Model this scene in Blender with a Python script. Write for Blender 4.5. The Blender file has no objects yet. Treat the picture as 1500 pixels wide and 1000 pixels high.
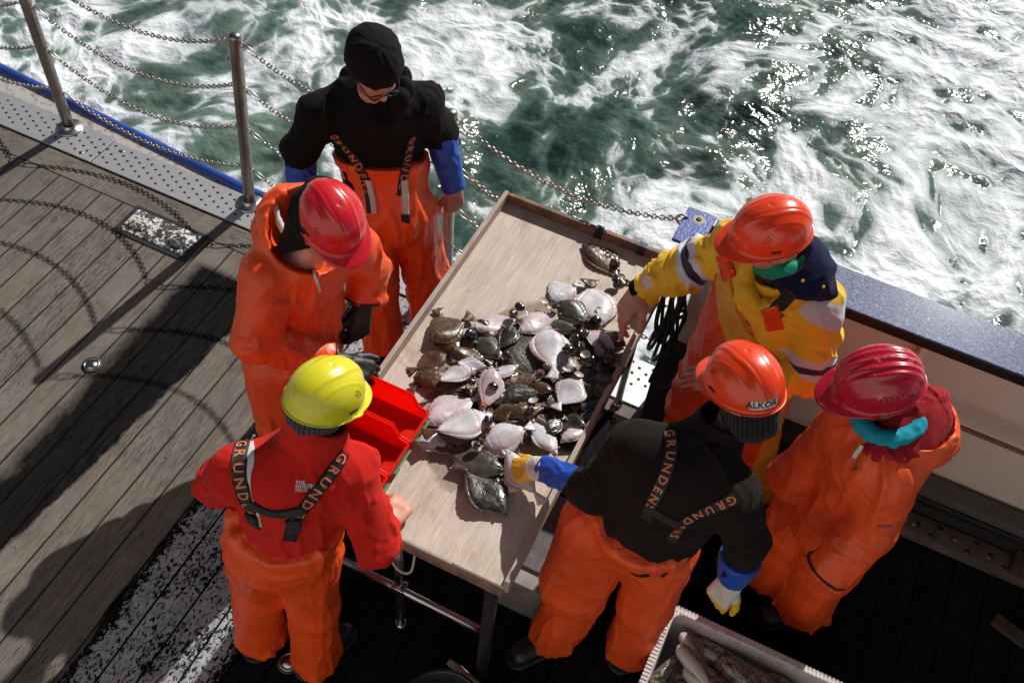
import bpy, bmesh, math, random
import numpy as np
from mathutils import Vector, Matrix, noise as mnoise
from mathutils.bvhtree import BVHTree
import openvdb as vdb
random.seed(7); rng = np.random.default_rng(7)
R_ = math.radians
S = bpy.context.scene
C = S.collection
# ------------------------------------------------------------------ camera
CAM_H, PITCH, ROLL, HEAD = 4.1, R_(52), R_(6.5), R_(20.5)
def _rz(v):
    c, s = math.cos(HEAD), math.sin(HEAD)
    return np.array([v[0]*c - v[1]*s, v[0]*s + v[1]*c, v[2]])
_fw = np.array([0, math.cos(PITCH), -math.sin(PITCH)]); _r = np.array([1., 0, 0]); _u = np.cross(_r, _fw)
CR = _rz(_r*math.cos(ROLL) + _u*math.sin(ROLL)); CU = _rz(-_r*math.sin(ROLL) + _u*math.cos(ROLL)); CF = _rz(_fw)
CC = np.array([0, 0, CAM_H])
cam_d = bpy.data.cameras.new('camera'); cam = bpy.data.objects.new('camera', cam_d); C.objects.link(cam)
cam.matrix_world = Matrix(((CR[0], CU[0], -CF[0], 0), (CR[1], CU[1], -CF[1], 0), (CR[2], CU[2], -CF[2], CAM_H), (0, 0, 0, 1)))
cam_d.sensor_width = 36; cam_d.lens = 36.0; cam_d.clip_end = 2000; cam_d.clip_start = .05
S.camera = cam
def P(x, y, z):
    """point at height z (metres above the deck) on the sight line measured in the photograph"""
    d = CF*1500 + CR*(x-750) - CU*(y-500); t = (z-CAM_H)/d[2]
    return CC + t*d
# ------------------------------------------------------------------ light
SUN_EL, SUN_AZ = R_(37.5), R_(79)
w = bpy.data.worlds.new('World'); S.world = w; w.use_nodes = True
nt = w.node_tree; sky = nt.nodes.new('ShaderNodeTexSky'); sky.sky_type = 'NISHITA'; sky.sun_disc = False
sky.sun_elevation = SUN_EL; sky.sun_rotation = R_(90) - SUN_AZ; sky.dust_density = 1.5
nt.links.new(sky.outputs[0], nt.nodes['Background'].inputs[0]); nt.nodes['Background'].inputs[1].default_value = 0.029
sl = bpy.data.lights.new('sun', 'SUN'); sl.energy = 4.6; sl.angle = R_(.55); sl.color = (1, .965, .91)
so = bpy.data.objects.new('sun', sl); C.objects.link(so)
so.rotation_euler = (R_(90)-SUN_EL, 0, SUN_AZ+R_(90))
S.view_settings.view_transform = 'Standard'; S.view_settings.look = 'None'
S.view_settings.exposure = 0.1; S.view_settings.gamma = 1
S.cycles.max_bounces = 6
# ------------------------------------------------------------------ object helpers
def tag(o, label=None, cat=None, group=None, kind=None):
    if label: o['label'] = label
    if cat: o['category'] = cat
    if group: o['group'] = group
    if kind: o['kind'] = kind
    return o
def empty(name, loc=(0, 0, 0), rz=0):
    o = bpy.data.objects.new(name, None); C.objects.link(o); o.location = loc; o.rotation_euler = (0, 0, rz); o.empty_display_size = .1
    return o
def mesh_obj(name, V, F, mats, parent=None, smooth=True, mi=None):
    me = bpy.data.meshes.new(name); me.from_pydata([tuple(map(float, v)) for v in V], [], [tuple(map(int, f)) for f in F])
    for m in (mats if isinstance(mats, (list, tuple)) else [mats]): me.materials.append(m)
    if smooth: me.polygons.foreach_set('use_smooth', [True]*len(me.polygons))
    if mi is not None: me.polygons.foreach_set('material_index', list(map(int, mi)))
    me.update()
    o = bpy.data.objects.new(name, me); C.objects.link(o)
    if parent: o.parent = parent
    return o
class MB:
    """collects primitives into one mesh"""
    def __init__(s): s.V = []; s.F = []; s.M = []; s.n = 0
    def add(s, V, F, m=0):
        V = np.asarray(V, float); s.V.append(V); s.F += [tuple(i+s.n for i in f) for f in F]; s.M += [m]*len(F); s.n += len(V)
    def box(s, c, h, R=None, m=0, bev=0.0):
        bm = bmesh.new(); bmesh.ops.create_cube(bm, size=2)
        for v in bm.verts: v.co = Vector((v.co.x*h[0], v.co.y*h[1], v.co.z*h[2]))
        if bev > 0: bmesh.ops.bevel(bm, geom=list(bm.edges), offset=bev, segments=2, profile=.5, affect='EDGES')
        bm.verts.index_update(); V = np.array([v.co[:] for v in bm.verts]); F = [tuple(v.index for v in f.verts) for f in bm.faces]; bm.free()
        if R is not None: V = V @ np.asarray(R).T
        s.add(V+np.asarray(c), F, m)
    def tube(s, pts, r, n=10, m=0, cap=True, closed=False):
        pts = np.asarray(pts, float); k = len(pts); rr = np.full(k, r) if np.isscalar(r) else np.asarray(r)
        T = np.gradient(pts, axis=0)
        if closed: T = np.roll(pts, -1, 0) - np.roll(pts, 1, 0)
        T /= np.linalg.norm(T, axis=1)[:, None]+1e-12
        a = np.array([0, 0, 1.]) if abs(T[0][2]) < .9 else np.array([1., 0, 0])
        V = []
        for i in range(k):
            u = np.cross(a, T[i]); u /= np.linalg.norm(u)+1e-12; a = np.cross(T[i], u); v = a
            for j in range(n):
                t = 2*math.pi*j/n; V.append(pts[i] + rr[i]*(math.cos(t)*u + math.sin(t)*v))
        F = []
        for i in range(k if closed else k-1):
            for j in range(n):
                i2 = (i+1) % k; F.append((i*n+j, i*n+(j+1) % n, i2*n+(j+1) % n, i2*n+j))
        if cap and not closed: F += [tuple(range(n))[::-1], tuple((k-1)*n+j for j in range(n))]
        s.add(V, F, m)
    def lathe(s, prof, c, n=24, R=None, m=0):
        V = []; F = []
        for (r, z) in prof:
            for j in range(n): t = 2*math.pi*j/n; V.append((r*math.cos(t), r*math.sin(t), z))
        for i in range(len(prof)-1):
            for j in range(n): F.append((i*n+j, i*n+(j+1) % n, (i+1)*n+(j+1) % n, (i+1)*n+j))
        V = np.array(V)
        if R is not None: V = V @ np.asarray(R).T
        s.add(V+np.asarray(c), F, m)
    def build(s, name, mats, parent=None, smooth=False):
        return mesh_obj(name, np.vstack(s.V), s.F, mats, parent, smooth, s.M)
def unit(v): v = np.asarray(v, float); return v/(np.linalg.norm(v)+1e-12)
def frame(fwd, up=(0, 0, 1)):
    """columns: right, forward, up"""
    f = unit(fwd); r = unit(np.cross(f, up)); u = np.cross(r, f)
    return np.array([r, f, u]).T
# ------------------------------------------------------------------ materials
class NT:
    def __init__(s, name):
        s.m = bpy.data.materials.new(name); s.m.use_nodes = True; s.t = s.m.node_tree; s.b = s.t.nodes['Principled BSDF']; s._c = {}
    def n(s, typ, **kw):
        x = s.t.nodes.new('ShaderNode'+typ)
        for k, v in kw.items(): setattr(x, k, v)
        return x
    def put(s, sock, v):
        if hasattr(v, 'is_output') or isinstance(v, bpy.types.NodeSocket): s.t.links.new(v, sock)
        elif v is not None:
            if isinstance(v, (tuple, list)) and len(v) == 3 and sock.type == 'RGBA': v = (*v, 1)
            if sock.type == 'RGBA' and not isinstance(v, (tuple, list)): v = (v, v, v, 1)
            elif sock.type == 'VECTOR' and not isinstance(v, (tuple, list)): v = (v, v, v)
            sock.default_value = v
    def co(s, scale=(1, 1, 1), rot=(0, 0, 0), loc=(0, 0, 0), kind='Object'):
        tc = s.n('TexCoord'); mp = s.n('Mapping'); s.put(mp.inputs[0], tc.outputs[kind])
        mp.inputs['Scale'].default_value = scale; mp.inputs['Rotation'].default_value = rot; mp.inputs['Location'].default_value = loc
        return mp.outputs[0]
    def noise(s, vec, scale, detail=4, rough=.55, dist=0, out=0):
        x = s.n('TexNoise'); s.put(x.inputs['Vector'], vec); x.inputs['Scale'].default_value = scale; x.inputs['Detail'].default_value = detail
        x.inputs['Roughness'].default_value = rough; x.inputs['Distortion'].default_value = dist
        return x.outputs[out]
    def voro(s, vec, scale, feature='F1', out=0, rand=1):
        x = s.n('TexVoronoi', feature=feature); s.put(x.inputs['Vector'], vec); x.inputs['Scale'].default_value = scale; x.inputs['Randomness'].default_value = rand
        return x.outputs[out]
    def math(s, op, a, b=0., c=0., clamp=False):
        x = s.n('Math', operation=op); x.use_clamp = clamp; s.put(x.inputs[0], a); s.put(x.inputs[1], b); s.put(x.inputs[2], c); return x.outputs[0]
    def vmath(s, op, a, b, sc=None):
        x = s.n('VectorMath', operation=op); s.put(x.inputs[0], a); s.put(x.inputs[1], b)
        if sc is not None: s.put(x.inputs['Scale'], sc)
        return x.outputs[0]
    def vmath_len(s, a):
        x = s.n('VectorMath', operation='LENGTH'); s.put(x.inputs[0], a); return x.outputs[1]
    def ramp(s, v, stops, interp='LINEAR'):
        x = s.n('ValToRGB'); s.put(x.inputs[0], v); e = x.color_ramp; e.interpolation = interp
        while len(e.elements) < len(stops): e.elements.new(.5)
        for el, (p, c) in zip(e.elements, stops): el.position = p; el.color = (*c, 1) if isinstance(c, tuple) else (c, c, c, 1)
        return x.outputs[0]
    def step(s, v, a, b):
        x = s.n('MapRange'); x.clamp = True; s.put(x.inputs[0], v); x.inputs[1].default_value = a; x.inputs[2].default_value = b; return x.outputs[0]
    def mix(s, f, a, b, mode='MIX'):
        x = s.n('MixRGB', blend_type=mode); s.put(x.inputs[0], f); s.put(x.inputs[1], a); s.put(x.inputs[2], b); return x.outputs[0]
    def bump(s, h, dist=.01, strength=1, prev=None):
        x = s.n('Bump'); x.inputs['Strength'].default_value = strength; x.inputs['Distance'].default_value = dist; s.put(x.inputs['Height'], h)
        if prev is not None: s.put(x.inputs['Normal'], prev)
        return x.outputs[0]
    def attr(s, name): return s.n('Attribute', attribute_name=name).outputs['Fac']
    def sep(s, v):
        x = s.n('SeparateXYZ'); s.put(x.inputs[0], v); return x.outputs
    def out(s, col=None, rough=None, metal=None, normal=None, **kw):
        if col is not None: s.put(s.b.inputs['Base Color'], col)
        if rough is not None: s.put(s.b.inputs['Roughness'], rough)
        if metal is not None: s.put(s.b.inputs['Metallic'], metal)
        if normal is not None: s.put(s.b.inputs['Normal'], normal)
        for k, v in kw.items(): s.put(s.b.inputs[k.replace('_', ' ')], v)
        return s.m
def m_plain(name, col, rough=.5, metal=0, bs=0, bd=.002, var=.15, vs=6, spec=None, coat=0):
    k = NT(name); co = k.co()
    v = k.noise(co, vs, 5); c2 = tuple(x*(1-var) for x in col); c3 = tuple(min(1, x*(1+var)) for x in col)
    cc = k.ramp(v, [(.3, c2), (.7, c3)])
    nn = k.bump(k.noise(co, bs, 4), bd) if bs else None
    kw = {}
    if spec is not None: kw['Specular_IOR_Level'] = spec
    if coat: kw['Coat_Weight'] = coat; kw['Coat_Roughness'] = .12
    return k.out(cc, k.ramp(k.noise(co, vs*2.3, 4), [(.3, max(0, rough-.08)), (.7, min(1, rough+.08))]), metal, nn, **kw)
def m_oil(name, col, rough=.42):
    k = NT(name); co = k.co()
    dirt = k.step(k.noise(co, 9, 6, .65), .52, .74)
    v = k.ramp(k.noise(co, 2.5, 3), [(.3, tuple(x*.86 for x in col)), (.7, tuple(min(1, x*1.1) for x in col))])
    cc = k.mix(k.math('MULTIPLY', dirt, .45), v, tuple(x*.45 for x in col))
    sv = k.co((1, 1, .55)); r1 = k.math('ABSOLUTE', k.math('SUBTRACT', k.noise(sv, 4.2, 2, .45, .9), .5)); r2 = k.math('ABSOLUTE', k.math('SUBTRACT', k.noise(sv, 11, 2, .45, 1.2), .5))
    b0 = k.bump(k.math('MULTIPLY', k.step(r1, .10, 0), k.step(k.noise(co, 2.2, 2), .42, .6)), .014, .42); b0 = k.bump(k.math('MULTIPLY', k.step(r2, .10, 0), k.step(k.noise(co, 3, 2), .48, .62)), .005, .35, b0)
    b1 = k.bump(k.noise(co, 26, 3, .5, .6), .002, .2, b0); b2 = k.bump(k.noise(co, 600, 2), .0006, .5, b1)
    return k.out(cc, k.ramp(k.noise(co, 14, 4), [(.3, rough-.08), (.7, rough+.12)]), 0, b2)
def m_fleece(name, col, fuzz=.5):
    k = NT(name); co = k.co(); nz = k.noise(co, 220, 3, .7)
    cc = k.ramp(k.noise(co, 5, 5), [(.3, tuple(x*.8 for x in col)), (.7, tuple(min(1, x*1.15) for x in col))])
    cc = k.mix(k.math('MULTIPLY', k.step(nz, .55, .75), .25), cc, tuple(min(1, x*1.8+.01) for x in col))
    return k.out(cc, .92, 0, k.bump(nz, .003, .5, k.bump(k.noise(co, 30, 3), .005, .4)), Sheen_Weight=fuzz, Sheen_Roughness=.5, Specular_IOR_Level=.2)
def m_knit(name, col):
    k = NT(name); sn = k.math('SINE', k.math('MULTIPLY', k.attr('ang'), 52.0)); f = k.step(sn, -1, 1)
    c = k.mix(f, tuple(x*.5 for x in col), tuple(x*1.35 for x in col))
    return k.out(c, .95, 0, k.bump(f, .005, .9, k.bump(k.noise(k.co(), 200, 3), .002, .5)), Sheen_Weight=.1, Specular_IOR_Level=.2)
def m_helmet(name, col, wear=.2):
    k = NT(name); co = k.co()
    sc = k.noise(k.co((1, 1, 6)), 30, 6, .7, 1.5); w_ = k.step(k.noise(co, 22, 6, .75), .66-.1*wear, .70-.08*wear)
    dirt = k.step(k.noise(co, 7, 5, .6), .45, .8)
    cc = k.mix(k.math('MULTIPLY', dirt, .22), col, tuple(x*.6 for x in col))
    cc = k.mix(k.math('MULTIPLY', w_, min(1, wear)), cc, tuple(min(1, .35+.5*x) for x in col))
    return k.out(cc, k.ramp(sc, [(.35, .24), (.65, .34)]), 0, k.bump(k.noise(co, 9, 2), .002, .25), Subsurface_Weight=.0, Coat_Weight=.25, Coat_Roughness=.15)
ORANGE = (.86, .085, .010)
M = {}
M['oil'] = m_oil('orange_oilskin', ORANGE)
M['oil2'] = m_oil('faded_orange_oilskin', (.82, .088, .014), .48)
M['oil3'] = m_oil('deep_orange_oilskin', (.80, .078, .010), .42)
M['blackoil'] = m_plain('black_hem', (.012, .012, .013), .45)
M['red_fleece'] = m_fleece('red_fleece', (.52, .013, .007), .03)
M['darkred'] = m_fleece('dark_red_fleece', (.34, .016, .022), .05)
M['black_fleece'] = m_fleece('black_fleece', (.006, .0055, .0055), .0)
M['brown_fleece'] = m_fleece('brown_black_fleece', (.012, .0075, .0065), .02)
M['knit'] = m_knit('black_knit', (.016, .016, .017))
M['greyknit'] = m_knit('grey_knit', (.05, .05, .052))
M['blue'] = m_plain('blue_oversleeve', (.008, .07, .42), .5, bs=40, bd=.002)
M['navy'] = m_fleece('navy_cloth', (.008, .011, .045), .03)
M['yellow'] = m_plain('yellow_shell', (.80, .48, .02), .5, bs=30, bd=.003)
M['green'] = m_fleece('green_scarf', (.015, .26, .16), .05)
M['teal'] = m_fleece('teal_gaiter', (.012, .30, .40), .05)
M['silver'] = m_plain('reflective_tape', (.62, .62, .66), .35)
M['glove_w'] = m_plain('white_glove', (.62, .58, .52), .6, bs=60, bd=.002, var=.25)
M['glove_y'] = m_plain('yellow_rubber', (.75, .42, .03), .45, bs=50, bd=.002)
M['glove_k'] = m_plain('black_rubber_glove', (.010, .010, .011), .55, bs=50, bd=.002)
M['boot'] = m_plain('black_rubber_boot', (.014, .015, .018), .35, bs=20, bd=.002)
M['white'] = m_plain('white_webbing', (.6, .58, .55), .7)
M['web'] = m_plain('black_webbing', (.012, .012, .012), .7, bs=300, bd=.001)
M['pink'] = m_plain('salmon_lettering', (.62, .17, .08), .7)
M['wtext'] = m_plain('pale_lettering', (.65, .5, .5), .7)
M['ktext'] = m_plain('ink', (.015, .015, .02), .6)
M['purple'] = m_plain('violet_print', (.16, .05, .2), .6)
M['steel'] = m_plain('stainless_steel', (.34, .31, .28), .36, 1, bs=30, bd=.001, var=.3, vs=10)
M['chain'] = m_plain('chain_steel', (.42, .38, .34), .36, 1, var=.35, vs=30)
M['darksteel'] = m_plain('dark_steel', (.03, .03, .032), .55, .3, bs=25, bd=.003)
M['alu'] = m_plain('aluminium_tube', (.45, .44, .44), .3, 1, var=.25)
M['h_red'] = m_helmet('red_helmet_plastic', (.62, .012, .02), .25)
M['h_or'] = m_helmet('orange_helmet_plastic', (.80, .055, .008), .15)
M['h_yel'] = m_helmet('yellow_helmet_plastic', (.68, .62, .02), .12)
M['h_worn'] = m_helmet('worn_crimson_helmet_plastic', (.46, .008, .028), .6)
def m_bin():
    m = m_plain('red_bin_plastic', (.93, .030, .014), .30, var=.06); t = m.node_tree; tr = t.nodes.new('ShaderNodeBsdfTranslucent'); tr.inputs[0].default_value = (1, .06, .03, 1)
    mx = t.nodes.new('ShaderNodeMixShader'); mx.inputs[0].default_value = .62; o = t.nodes['Material Output']; t.links.new(t.nodes['Principled BSDF'].outputs[0], mx.inputs[1]); t.links.new(tr.outputs[0], mx.inputs[2]); t.links.new(mx.outputs[0], o.inputs[0]); return m
M['bin'] = m_bin()
M['binlabel'] = m_plain('green_label', (.14, .3, .12), .6)
M['rope'] = m_plain('cord', (.45, .4, .3), .8)
M['greenrope'] = m_plain('dark_green_rope', (.02, .045, .035), .85, bs=200, bd=.004)
def m_skin():
    k = NT('skin'); co = k.co()
    c = k.ramp(k.noise(co, 24, 5), [(.3, (.42, .17, .12)), (.7, (.62, .32, .24))])
    b = k.attr('beard'); c = k.mix(b, c, k.ramp(k.noise(co, 150, 3), [(.35, (.10, .035, .015)), (.7, (.34, .13, .06))]))
    return k.out(c, .5, 0, k.bump(k.noise(co, 120, 4), .0015, .5), Subsurface_Weight=.12, Subsurface_Radius=(.02, .007, .004), Subsurface_Scale=.3)
M['skin'] = m_skin()
# ------------------------------------------------------------------ signed distance modelling
def _dot(p, n): return p[0]*n[0]+p[1]*n[1]+p[2]*n[2]
class Cone:
    def __init__(s, a, b, ra, rb, n=None, f=1.0):
        s.a = np.asarray(a, float); s.b = np.asarray(b, float); s.ra = ra; s.rb = rb; s.n = unit(n) if n is not None else None; s.f = f
        r = max(ra, rb); s.lo = np.minimum(s.a, s.b)-r; s.hi = np.maximum(s.a, s.b)+r
    def __call__(s, X):
        a, b = s.a, s.b; p = [X[i]-a[i] for i in range(3)]; ab = b-a
        if s.n is not None:
            k = _dot(p, s.n)*(s.f-1); p = [p[i]+k*s.n[i] for i in range(3)]; ab = ab + (s.f-1)*(ab@s.n)*s.n
        t = np.clip(_dot(p, ab)/(ab@ab+1e-12), 0, 1)
        d = np.sqrt(sum((p[i]-t*ab[i])**2 for i in range(3)))
        return d-(s.ra+(s.rb-s.ra)*t)
class Ell:
    def __init__(s, c, r, R=None):
        s.c = np.asarray(c, float); s.r = np.asarray(r, float); s.R = np.eye(3) if R is None else np.asarray(R)
        m = max(r); s.lo = s.c-m; s.hi = s.c+m
    def __call__(s, X):
        p = [X[i]-s.c[i] for i in range(3)]; q = [_dot(p, s.R[:, i]) for i in range(3)]
        k0 = np.sqrt(sum((q[i]/s.r[i])**2 for i in range(3))); k1 = np.sqrt(sum((q[i]/s.r[i]**2)**2 for i in range(3)))
        return k0*(k0-1)/np.maximum(k1, 1e-6)
class Box:
    def __init__(s, c, h, R=None, rd=.01):
        s.c = np.asarray(c, float); s.h = np.asarray(h, float)-rd; s.R = np.eye(3) if R is None else np.asarray(R); s.rd = rd
        m = np.linalg.norm(h); s.lo = s.c-m; s.hi = s.c+m
    def __call__(s, X):
        p = [X[i]-s.c[i] for i in range(3)]; q = [np.abs(_dot(p, s.R[:, i]))-s.h[i] for i in range(3)]
        return np.sqrt(sum(np.maximum(v, 0)**2 for v in q)) + np.minimum(np.maximum(np.maximum(q[0], q[1]), q[2]), 0) - s.rd
class Field:
    def __init__(s, vox=.007): s.vox = vox; s.ops = []
    def add(s, p, k=.02): s.ops.append(('a', p, k)); return s
    def sub(s, p, k=.006): s.ops.append(('s', p, k)); return s
    def cut(s, c, n, k=.004): s.ops.append(('c', (np.asarray(c, float), unit(n)), k)); return s   # removes the side the normal points to
    def mesh(s):
        adds = [o[1] for o in s.ops if o[0] == 'a']; v = s.vox
        lo = np.min([a.lo for a in adds], 0)-.03; hi = np.max([a.hi for a in adds], 0)+.03
        n = np.ceil((hi-lo)/v).astype(int)+1; F = np.full(tuple(n), .1, np.float32)
        ax = [(lo[i]+np.arange(n[i])*v).astype(np.float32) for i in range(3)]
        def blk(l, h):
            i0 = np.maximum(0, np.floor((l-lo)/v).astype(int)); i1 = np.minimum(n, np.ceil((h-lo)/v).astype(int)+1)
            sl_ = tuple(slice(i0[i], i1[i]) for i in range(3))
            return sl_, [ax[0][sl_[0]][:, None, None], ax[1][sl_[1]][None, :, None], ax[2][sl_[2]][None, None, :]]
        for op, p, k in s.ops:
            if op == 'c':
                X = [ax[0][:, None, None], ax[1][None, :, None], ax[2][None, None, :]]
                d = sum((X[i]-p[0][i])*p[1][i] for i in range(3)); np.maximum(F, d.astype(np.float32), out=F); continue
            m = .045+k; sl_, X = blk(p.lo-m, p.hi+m); d = p(X).astype(np.float32); A = F[sl_]
            if op == 'a':
                h = np.maximum(k-np.abs(A-d), 0)/k; F[sl_] = np.minimum(A, d)-h*h*k*.25
            else:
                d = -d; h = np.maximum(k-np.abs(A-d), 0)/k; F[sl_] = np.maximum(A, d)+h*h*k*.25
        g = vdb.FloatGrid(.1); g.copyFromArray(F, tolerance=0.0); p, q = g.convertToQuads(isovalue=0.0)
        V = p.astype(np.float64)*v+lo; q = q.astype(np.int64)
        # orient outwards
        a, b, c = V[q[:, 0]], V[q[:, 1]], V[q[:, 2]]; vol = np.einsum('ij,ij->i', a, np.cross(b, c)).sum()
        if vol < 0: q = q[:, ::-1]
        return V, q
def vnormals(V, q):
    n = np.cross(V[q[:, 2]]-V[q[:, 0]], V[q[:, 3]]-V[q[:, 1]]); N = np.zeros_like(V)
    for i in range(4): np.add.at(N, q[:, i], n)
    return N/(np.linalg.norm(N, axis=1)[:, None]+1e-12)
def smooth(V, q, it=2, lam=.5):
    e = np.vstack([q[:, [0, 1]], q[:, [1, 2]], q[:, [2, 3]], q[:, [3, 0]]]); e = np.vstack([e, e[:, ::-1]])
    deg = np.bincount(e[:, 0], minlength=len(V))[:, None]
    for _ in range(it):
        A = np.zeros_like(V); np.add.at(A, e[:, 0], V[e[:, 1]]); V = V+lam*(A/np.maximum(deg, 1)-V)
    return V
_perm = rng.permutation(256); _perm = np.concatenate([_perm, _perm, _perm])
_g = rng.normal(size=(256, 3)); _g /= np.linalg.norm(_g, axis=1)[:, None]
def pnoise(p):
    p = np.asarray(p, float); i = np.floor(p).astype(int); f = p-i; u = f*f*f*(f*(f*6-15)+10); i &= 255; r = 0
    for dx in (0, 1):
        for dy in (0, 1):
            for dz in (0, 1):
                h = _perm[_perm[_perm[(i[:, 0]+dx) & 255]+((i[:, 1]+dy) & 255)]+((i[:, 2]+dz) & 255)]
                g = _g[h & 255]; d = f-np.array([dx, dy, dz]); w_ = (u[:, 0] if dx else 1-u[:, 0])*(u[:, 1] if dy else 1-u[:, 1])*(u[:, 2] if dz else 1-u[:, 2])
                r = r+w_*(g*d).sum(1)
    return r
def folds(V, N, bones, seed=0, gain=1.0):
    """cloth folds: bones = (a, b, radius, freq along (1/m), freq around, amplitude)"""
    D = []; W = []
    for (a, b, r, fa, fr, amp) in bones:
        a = np.asarray(a, float); b = np.asarray(b, float); ab = b-a; L = np.linalg.norm(ab); d = ab/L
        rel = V-a; t = np.clip(rel@d, -.05, L+.05); rad = rel-np.outer(rel@d, d); dist = np.linalg.norm(V-(a+np.outer(np.clip(t, 0, L), d)), axis=1)
        rn = rad/(np.linalg.norm(rad, axis=1)[:, None]+1e-9)
        q = rn*fr + np.outer(t*fa, d) + seed*7.3 + a*3
        q = q+.22*np.stack([pnoise(V*6+seed), pnoise(V*6+seed+31), pnoise(V*6+seed+67)], 1)
        n1 = pnoise(q); rid = np.clip(1-np.abs(n1)*3.4, 0, 1)**1.6; n2 = pnoise(q*.5+11)
        # tight cross creases where the limb ends (elbow, wrist, knee, ankle)
        qc = rn*.9+np.outer(t*17+1.5*pnoise(V*5+seed+3), d)+seed*3.1; ce = np.clip(1-np.abs(pnoise(qc))*3.2, 0, 1)**1.5; near = np.exp(-((t-L)/.085)**2)*.8+np.exp(-(t/.07)**2)*.5
        D.append(amp*(rid*1.5*np.clip(.55+n2*2.4, .1, 1.5)+n2*1.1+ce*near*1.0-.4))
        W.append(np.exp(-np.clip(dist/r, 0, 8)*5))
    W = np.array(W); W /= W.sum(0)+1e-9; return V+N*((np.array(D)*W).sum(0)*gain)[:, None]
HIT = []           # surfaces that straps and prints are laid on
def cloth(name, F, mat, parent, bones=None, seed=0, sm=3, hit=True, gain=1.0, attrs=None):
    V, q = F.mesh(); V = smooth(V, q, sm)
    V0 = V
    if bones: V = folds(V, vnormals(V, q), bones, seed, gain); V = smooth(V, q, 1, .4)
    me = bpy.data.meshes.new(name); me.vertices.add(len(V)); me.vertices.foreach_set('co', V.astype(np.float32).ravel())
    me.loops.add(len(q)*4); me.loops.foreach_set('vertex_index', q.astype(np.int32).ravel()); me.polygons.add(len(q))
    me.polygons.foreach_set('loop_start', (np.arange(len(q))*4).astype(np.int32)); me.update(calc_edges=True); me.validate()
    me.polygons.foreach_set('use_smooth', [True]*len(me.polygons))
    me.materials.append(mat)
    if attrs:
        for k, fn in attrs.items():
            at_ = me.attributes.new(k, 'FLOAT', 'POINT'); at_.data.foreach_set('value', fn(V0).astype(np.float32))
    o = bpy.data.objects.new(name, me); C.objects.link(o)
    if parent: o.parent = parent
    if hit: HIT.append(BVHTree.FromPolygons([tuple(v) for v in V], [tuple(f) for f in q]))
    return o
def raycast(px, py, trees):
    d = unit(CF*1500 + CR*(px-750) - CU*(py-500)); best = None
    for t in trees:
        h = t.ray_cast(Vector(CC), Vector(d))
        if h[0] is not None and (best is None or h[3] < best[2]): best = (np.array(h[0]), np.array(h[1]), h[3])
    return best
def nearest(p, trees):
    best = None
    for t in trees:
        h = t.find_nearest(Vector(p))
        if h[0] is not None and (best is None or h[3] < best[2]): best = (np.array(h[0]), np.array(h[1]), h[3])
    return best
def catmull(pts, n=10):
    pts = np.asarray(pts, float); Q = np.vstack([2*pts[0]-pts[1], pts, 2*pts[-1]-pts[-2]]); out = []
    for i in range(1, len(Q)-2):
        for j in range(n):
            t = j/n; a, b, c, d = Q[i-1], Q[i], Q[i+1], Q[i+2]
            out.append(.5*(2*b+(c-a)*t+(2*a-5*b+4*c-d)*t*t+(-a+3*b-3*c+d)*t**3))
    out.append(pts[-1]); return np.array(out)
def text_mesh(txt, size, bold=.0):
    cu = bpy.data.curves.new('t', 'FONT'); cu.body = txt; cu.size = size; cu.offset = bold; cu.resolution_u = 2; cu.align_x = 'LEFT'
    ob = bpy.data.objects.new('t', cu); C.objects.link(ob); dg = bpy.context.evaluated_depsgraph_get(); me = bpy.data.meshes.new_from_object(ob.evaluated_get(dg))
    bm = bmesh.new(); bm.from_mesh(me); bmesh.ops.triangulate(bm, faces=bm.faces[:])
    V = np.array([v.co[:] for v in bm.verts]); bm.verts.index_update(); F = [tuple(v.index for v in f.verts) for f in bm.faces]; bm.free()
    bpy.data.objects.remove(ob); bpy.data.curves.remove(cu); bpy.data.meshes.remove(me); return V, F
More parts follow.
